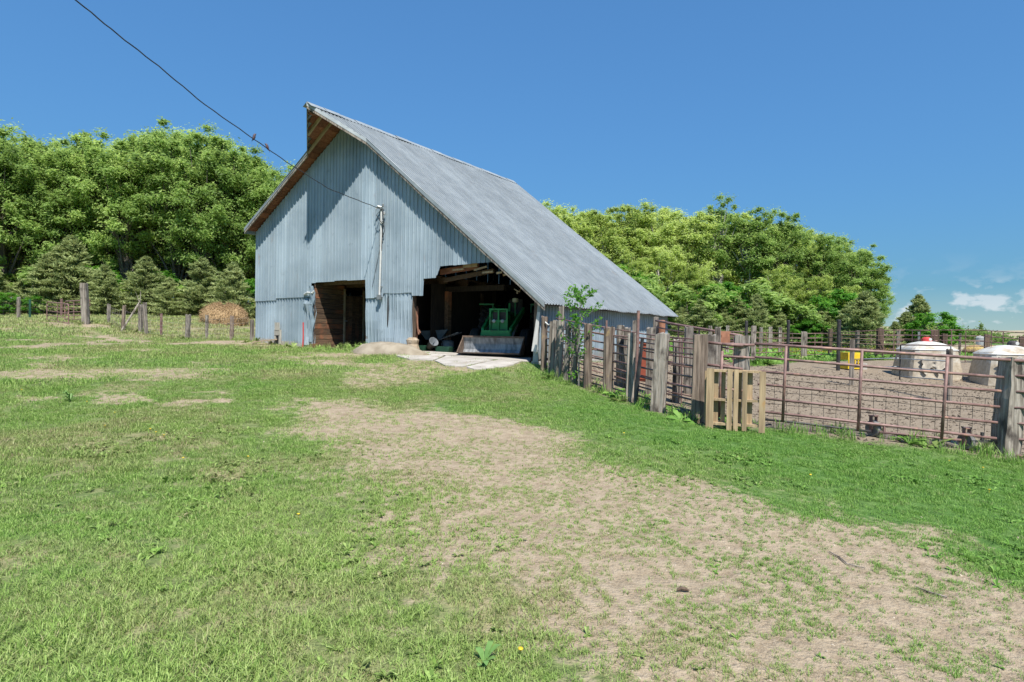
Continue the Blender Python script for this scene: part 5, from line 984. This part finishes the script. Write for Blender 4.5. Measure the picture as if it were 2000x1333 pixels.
def tuft(name, n, rad_, h, w_, flop=.5, seed=0, seg=2):
    r_ = np.random.default_rng(seed); a = r_.uniform(0, 6.283, n); rr_ = rad_*np.sqrt(r_.random(n)); x, y = rr_*np.cos(a), rr_*np.sin(a); da = r_.uniform(0, 6.283, n); hh_ = h*r_.uniform(.5, 1.25, n); fl = flop*r_.uniform(.2, 1.3, n)*hh_; wx, wy = -np.sin(da)*w_/2, np.cos(da)*w_/2
    b = np.stack([x, y, np.full(n, -.01)], 1); wv = np.stack([wx, wy, 0*wx], 1); m1 = b+np.stack([np.cos(da)*fl*.3, np.sin(da)*fl*.3, hh_*.6], 1); tip = b+np.stack([np.cos(da)*fl, np.sin(da)*fl, hh_*.95], 1)
    V_ = np.stack([b-wv, b+wv, m1+wv*.8, m1-wv*.8, tip], 1).reshape(-1, 3); me = bpy.data.meshes.new(name); i0 = np.arange(n)*5
    fs = []
    for i in i0: fs += [(i, i+1, i+2, i+3), (i+3, i+2, i+4)]
    me.from_pydata(V_.tolist(), [], fs); at_ = me.attributes.new('tint', 'FLOAT', 'FACE'); at_.data.foreach_set('value', np.repeat(r_.random(n), 2).astype(np.float32)); me.materials.append(GRM); return me
def weed(name, n, L_, w_, seed):
    r_ = np.random.default_rng(seed); V_ = []; fs = []
    for i in range(n):
        a = r_.uniform(0, 6.283); l = L_*r_.uniform(.6, 1.2); e_ = r_.uniform(.25, .9); d = np.array([math.cos(a), math.sin(a)]); p = np.array([-d[1], d[0]]); b = len(V_)
        for t, ww, z_ in ((0, .1, 0), (.35, .8, .35), (.7, 1, .5), (1, .05, .45)): 
            for s in (-1, 1): V_.append((d[0]*l*t+p[0]*s*w_*ww/2, d[1]*l*t+p[1]*s*w_*ww/2, l*e_*z_+.004*abs(s)))
        fs += [(b, b+1, b+3, b+2), (b+2, b+3, b+5, b+4), (b+4, b+5, b+7, b+6)]
    me = bpy.data.meshes.new(name); me.from_pydata(V_, [], fs); at_ = me.attributes.new('tint', 'FLOAT', 'FACE'); at_.data.foreach_set('value', np.repeat(r_.random(n)*.8, 3).astype(np.float32)); me.materials.append(GRM); return me
def pebble(name, seed):
    r_ = random.Random(seed); mb = MB(); mb.lathe([(.4, -.3), (1, 0), (.85, .35), (.35, .55)], (0, 0, 0), 6); mb.v = [(x*r_.uniform(.8, 1.2), y*r_.uniform(.6, 1), z) for x, y, z in mb.v]; return mb.mesh(name, simple('pebble', (.24, .19, .13), (.44, .38, .30), 2, .9, vary=.3))
def scatter(name, source_me, pts, scl, lush, dry, kind_label, tilt=.15, zoff=0):
    n = len(pts); me = np_mesh(name, pts+np.array([0, 0, zoff]), [], None, {'scl': ('POINT', scl), 'lush': ('POINT', lush), 'dry': ('POINT', dry)})
    ra = me.attributes.new('rot', 'FLOAT_VECTOR', 'POINT'); rv = np.stack([rng.normal(size=n)*tilt, rng.normal(size=n)*tilt, rng.uniform(0, 6.283, n)], 1); ra.data.foreach_set('vector', rv.astype(np.float32).ravel())
    o = link(name, me); tag(o, kind_label, kind='stuff')
    src = bpy.data.objects.new(name+'_source', source_me)
    ng = bpy.data.node_groups.new(name, 'GeometryNodeTree'); ng.interface.new_socket('Geometry', in_out='INPUT', socket_type='NodeSocketGeometry'); ng.interface.new_socket('Geometry', in_out='OUTPUT', socket_type='NodeSocketGeometry')
    N, L = ng.nodes, ng.links; gi, go_ = N.new('NodeGroupInput'), N.new('NodeGroupOutput'); inst = N.new('GeometryNodeInstanceOnPoints'); oi = N.new('GeometryNodeObjectInfo'); oi.inputs['Object'].default_value = src; oi.inputs['As Instance'].default_value = True
    def na(n_, t): a = N.new('GeometryNodeInputNamedAttribute'); a.data_type = t; a.inputs['Name'].default_value = n_; return a.outputs['Attribute']
    L.new(gi.outputs[0], inst.inputs['Points']); L.new(oi.outputs['Geometry'], inst.inputs['Instance']); L.new(na('rot', 'FLOAT_VECTOR'), inst.inputs['Rotation']); L.new(na('scl', 'FLOAT'), inst.inputs['Scale']); L.new(inst.outputs[0], go_.inputs[0])
    md = o.modifiers.new('scatter', 'NODES'); md.node_group = ng; return o
def sample(r0, r1, dens, a0=-50, a1=50):
    n = int(dens*math.radians(a1-a0)/2*(r1*r1-r0*r0)); r_ = np.sqrt(rng.uniform(r0*r0, r1*r1, n)); a = np.radians(rng.uniform(a0, a1, n)); return r_*np.sin(a), r_*np.cos(a)
u0_ = None
def grow(name, me, r0, r1, dens, smul, fn, label, tilt=.15):
    x, y = sample(r0, r1, dens); m_ = maps(x, y); u, v = w2b(x, y); ok = ~((u > -.02) & (u < BW) & (v > -.0) & (v < BL))
    pr_ = fn(x, y, m_)*ok; k_ = rng.random(len(x)) < pr_; x, y = x[k_], y[k_]; m_ = {a: b[k_] for a, b in m_.items()}
    P_ = np.stack([x, y, gz(x, y)], 1); cl_ = fbm(x*1.5, y*1.5, 91, 3)
    s = smul*rng.uniform(.7, 1.25, len(x))*(.7+.6*cl_)*(1-.45*m_['dirt'])*(1-(.28 if name in ('grass', 'grass_clumps') else 0)*m_['lush']*(y < 20))
    dry = np.clip(m_['dry']*.62+(rng.random(len(x)) < .12)*.5+rng.normal(size=len(x))*.12-m_['lush']*.25+m_['dirt']*.1, 0, 1)
    print(name, len(x)); return scatter(name, me, P_, s, np.clip(m_['lush']+rng.normal(size=len(x))*.12, 0, 1), dry, label, tilt)
def f_lawn(x, y, m): clump = np.clip((fbm(x*3.2, y*3.2, 13, 3)-.26)*5, .5, 1); return (1-m['pen'])*clump*np.clip(1-m['dirt']*1.25, 0, 1)
def f_sparse(x, y, m): c = np.clip((fbm(x*2.6, y*2.6, 17, 4)-.44)*6, 0, 1)*np.clip((fbm(x*.8, y*.8, 19, 2)-.25)*3, .2, 1); return m['dirt']*(1-m['pen'])*np.clip(c+.24+.6*np.clip(1-np.abs(m['dirt']-.5)*2.2, 0, 1), 0, 1)
grow('grass', tuft('tuft_near', 36, .075, .04, .0046, 1.1, 1), 1.2, 6.0, 520, 1, f_lawn, 'short green lawn grass in the foreground')
grow('grass', tuft('tuft_mid', 44, .11, .04, .0058, 1.0, 2), 6.0, 14.0, 210, 1, f_lawn, 'short green lawn grass in the middle distance')
grow('grass', tuft('tuft_far', 30, .19, .07, .012, .7, 3), 14.0, 30.0, 55, 1, f_lawn, 'green yard grass before the barn')
grow('grass', tuft('tuft_field', 26, .3, .13, .022, .6, 4), 30.0, 62.0, 12, 1, f_lawn, 'longer field grass beyond the fences')
grow('sparse_grass', tuft('tuft_sparse', 12, .035, .05, .0045, 1.1, 5), 1.2, 8.0, 900, 1, f_sparse, 'thin tufts growing through the dirt track')
grow('sparse_grass', tuft('tuft_sparse_far', 14, .06, .045, .006, 1.0, 6), 8.0, 24.0, 300, 1, f_sparse, 'thin tufts on the far dirt patches')
grow('broadleaf_weeds', weed('weed_a', 9, .05, .018, 7), 1.3, 9, 130, 1, lambda x, y, m: (1-m['pen'])*np.clip((fbm(x*1.1, y*1.1, 23, 3)-.5)*5, 0, 1)*np.clip(1.1-m['dirt'], .05, 1), 'low broad leaved weeds and clover in the lawn', .25)
grow('grass_clumps', tuft('tuft_clump', 46, .07, .075, .005, .9, 21), 1.3, 16, 16, 1, lambda x, y, m: f_lawn(x, y, m)*np.clip((fbm(x*.9, y*.9, 43, 3)-.5)*6, 0, 1), 'darker taller grass clumps scattered over the lawn')
def near_line(x, y, P_, w_):
    b = np.full(x.shape, 1e9)
    for (ax, ay), (bx, by) in zip(P_, P_[1:]):
        dx, dy = bx-ax, by-ay; t = np.clip(((x-ax)*dx+(y-ay)*dy)/(dx*dx+dy*dy), 0, 1); b = np.minimum(b, np.hypot(x-ax-t*dx, y-ay-t*dy))
    return np.clip(1-b/w_, 0, 1)
LN = [[(p.x, p.y) for p in fg], [tuple(b2w(-.2, -.25)[:2]), tuple(b2w(uO-1.5, -.2)[:2])], [tuple(gpt(px, 0, D)[:2]) for px, D in ((493, 24.3), (366, 27), (275, 28), (213, 30), (165, 29))], [(GL.x, GL.y-.15), (GR.x, GR.y-.15)], [tuple(gpt(px, 0, D)[:2]) for px, D in ((-40, 36), (120, 40), (250, 44), (520, 46))]]
f_edge = lambda x, y, m: np.maximum.reduce([near_line(x, y, l, .55 if i != 4 else 1.2) for i, l in enumerate(LN)])
grow('tall_grass', tuft('tuft_tall', 16, .07, .22, .009, .6, 9), 7, 48, 22, 1, f_edge, 'taller uncut grass along fence posts and barn foot', .2)
grow('tall_weeds', weed('weed_b', 12, .22, .07, 10), 7, 48, 9, 1, lambda x, y, m: f_edge(x, y, m)*np.clip((fbm(x, y, 29, 2)-.4)*4, 0, 1), 'leafy weeds along the fences and barn foot', .3)
grow('corral_weeds', weed('weed_c', 14, .4, .13, 12), 22, 40, 3.0, 1, lambda x, y, m: ((x > 8) & (x < 17)).astype(float)*np.clip((fbm(x*.6, y*.6, 37, 2)-.35)*3, 0, 1)*(1-m['pen']), 'pale leafy weeds behind the far pen rails', .4)
x, y = sample(1.3, 9, 260); m_ = maps(x, y); k_ = rng.random(len(x)) < m_['dirt']*.35*(1-m_['pen']); x, y = x[k_], y[k_]
scatter('pebbles', pebble('pebble', 3), np.stack([x, y, gz(x, y)], 1), np.minimum(rng.gamma(2., .0022, len(x))+.002, .013), np.zeros(len(x)), np.zeros(len(x)), 'small pale stones on the dirt track', .5)
x, y = sample(8.5, 26, 60, 0, 50); m_ = maps(x, y); k_ = rng.random(len(x)) < m_['pen']; x, y = x[k_], y[k_]
clod = pebble('clod', 4); clod.materials.clear(); clod.materials.append(simple('manure_clod', (.06, .045, .03), (.20, .16, .12), 3, .95, vary=.3)); scatter('clods', clod, np.stack([x, y, gz(x, y)], 1), rng.gamma(2., .006, len(x))+.005, np.zeros(len(x)), np.zeros(len(x)), 'dark clods trodden into the pen dirt', .6)
# yellow flowering weeds in the fields
def flowers(name, pts_, label):
    mb1 = MB(); r_ = random.Random(4)
    for (x_, y_, h_) in pts_:
        z_ = g(x_, y_)
        for _ in range(5):
            a, b, c = x_+r_.gauss(0, .2), y_+r_.gauss(0, .2), z_+h_*r_.uniform(.5, 1.1); s = .05; mb1.add([(a-s, b, c), (a, b-s, c+s*.6), (a+s, b, c), (a, b+s, c+s*.4)], [(0, 1, 2, 3)])
    tag(part(name, mb1, simple('yellow_petals', (.62, .50, .02), (.75, .62, .04), 5, .7)), label, kind='stuff')
FP = []
for _ in range(110): px = random.choice([random.gauss(290, 16), random.gauss(335, 12)]); p = gpt(px, 0, random.uniform(44.5, 47)); FP.append((p.x, p.y, random.uniform(.8, 1.7)))
for _ in range(260): px = random.uniform(1490, 1850); p = gpt(px, 0, random.uniform(31, 44)); FP.append((p.x, p.y, random.uniform(.2, .5)))
flowers('yellow_flowers', FP, 'yellow flowering weeds behind the fences')
mb = MB().lathe([(.002, 0), (.004, .002), (.018, .006), (.016, .012), (.006, .014)], (0, 0, .05), 9).tube([(0, 0, 0), (0, 0, .05)], .0015, 4); DM = mb.mesh('dandelion', YELL, True)
for i, (px, py) in enumerate(((359, 903), (484, 901), (1165+418, 1017 if False else 935), (1932, 965), (1015, 1283), (1854, 907), (1920, 920), (41, 766), (293, 752 if False else 846), (303, 851), (320, 857), (205, 838), (225, 812), (583, 985+31), (1218, 852), (170, 790))):
    q_ = ground_at(px, py); o = link('dandelion', DM, None, (q_[0], q_[1], g(*q_)), (random.uniform(-.2, .2), random.uniform(-.2, .2), 0), (.75,)*3); tag(o, 'single yellow dandelion flower dotted in the mown lawn', 'dandelion', 'dandelions in the lawn')
q_ = ground_at(1333, 1158); o = part('bark_chip', MB().tube([(-.035, 0, .01), (-.01, .006, .022), (.02, -.004, .02), (.04, .002, .008)], [.006, .014, .013, .005], 6), WOODD, None, loc=(q_[0], q_[1], g(*q_))); tag(o, 'small dark brown chip lying on the dirt track', 'chip')
for pts_, lb in (([(1620, 1082), (1640, 1092), (1655, 1106), (1690, 1115)], 'thin curved grey twig on the track at right'), ([(1790, 1150), (1810, 1160), (1850, 1172)], 'thin dark twig lower right on the track')):
    W_ = [ground_at(*p) for p in pts_]; o0 = Vector((*W_[0], g(*W_[0]))); o = part('twig', MB().tube([Vector((a, b, g(a, b)+.012))-o0 for a, b in W_], [.004, .006, .005, .003][:len(W_)], 5), WOODG, None, loc=o0); tag(o, lb, 'twig')
q_ = ground_at(945, 1300); me = weed('dock_plant', 9, .16, .055, 44)
DK = simple('dock_leaf', (.10, .21, .045), (.16, .28, .07), 5, .5); me.materials.clear(); me.materials.append(DK); o = link('dock_plant', me, None, (q_[0], q_[1], g(*q_)), (0, 0, 1), (.55, .55, 1.1)); tag(o, 'larger broad leaved green plant at the bottom edge near the track', 'plant')
q_ = ground_at(137, 785); me2 = weed('weed_plant', 26, .18, .03, 45); me2.materials.clear(); me2.materials.append(DK); o = link('weed_plant', me2, None, (q_[0], q_[1], g(*q_)), (0, 0, 0), (.7, .7, 2.2)); tag(o, 'single upright leafy weed standing in the left lawn', 'plant')
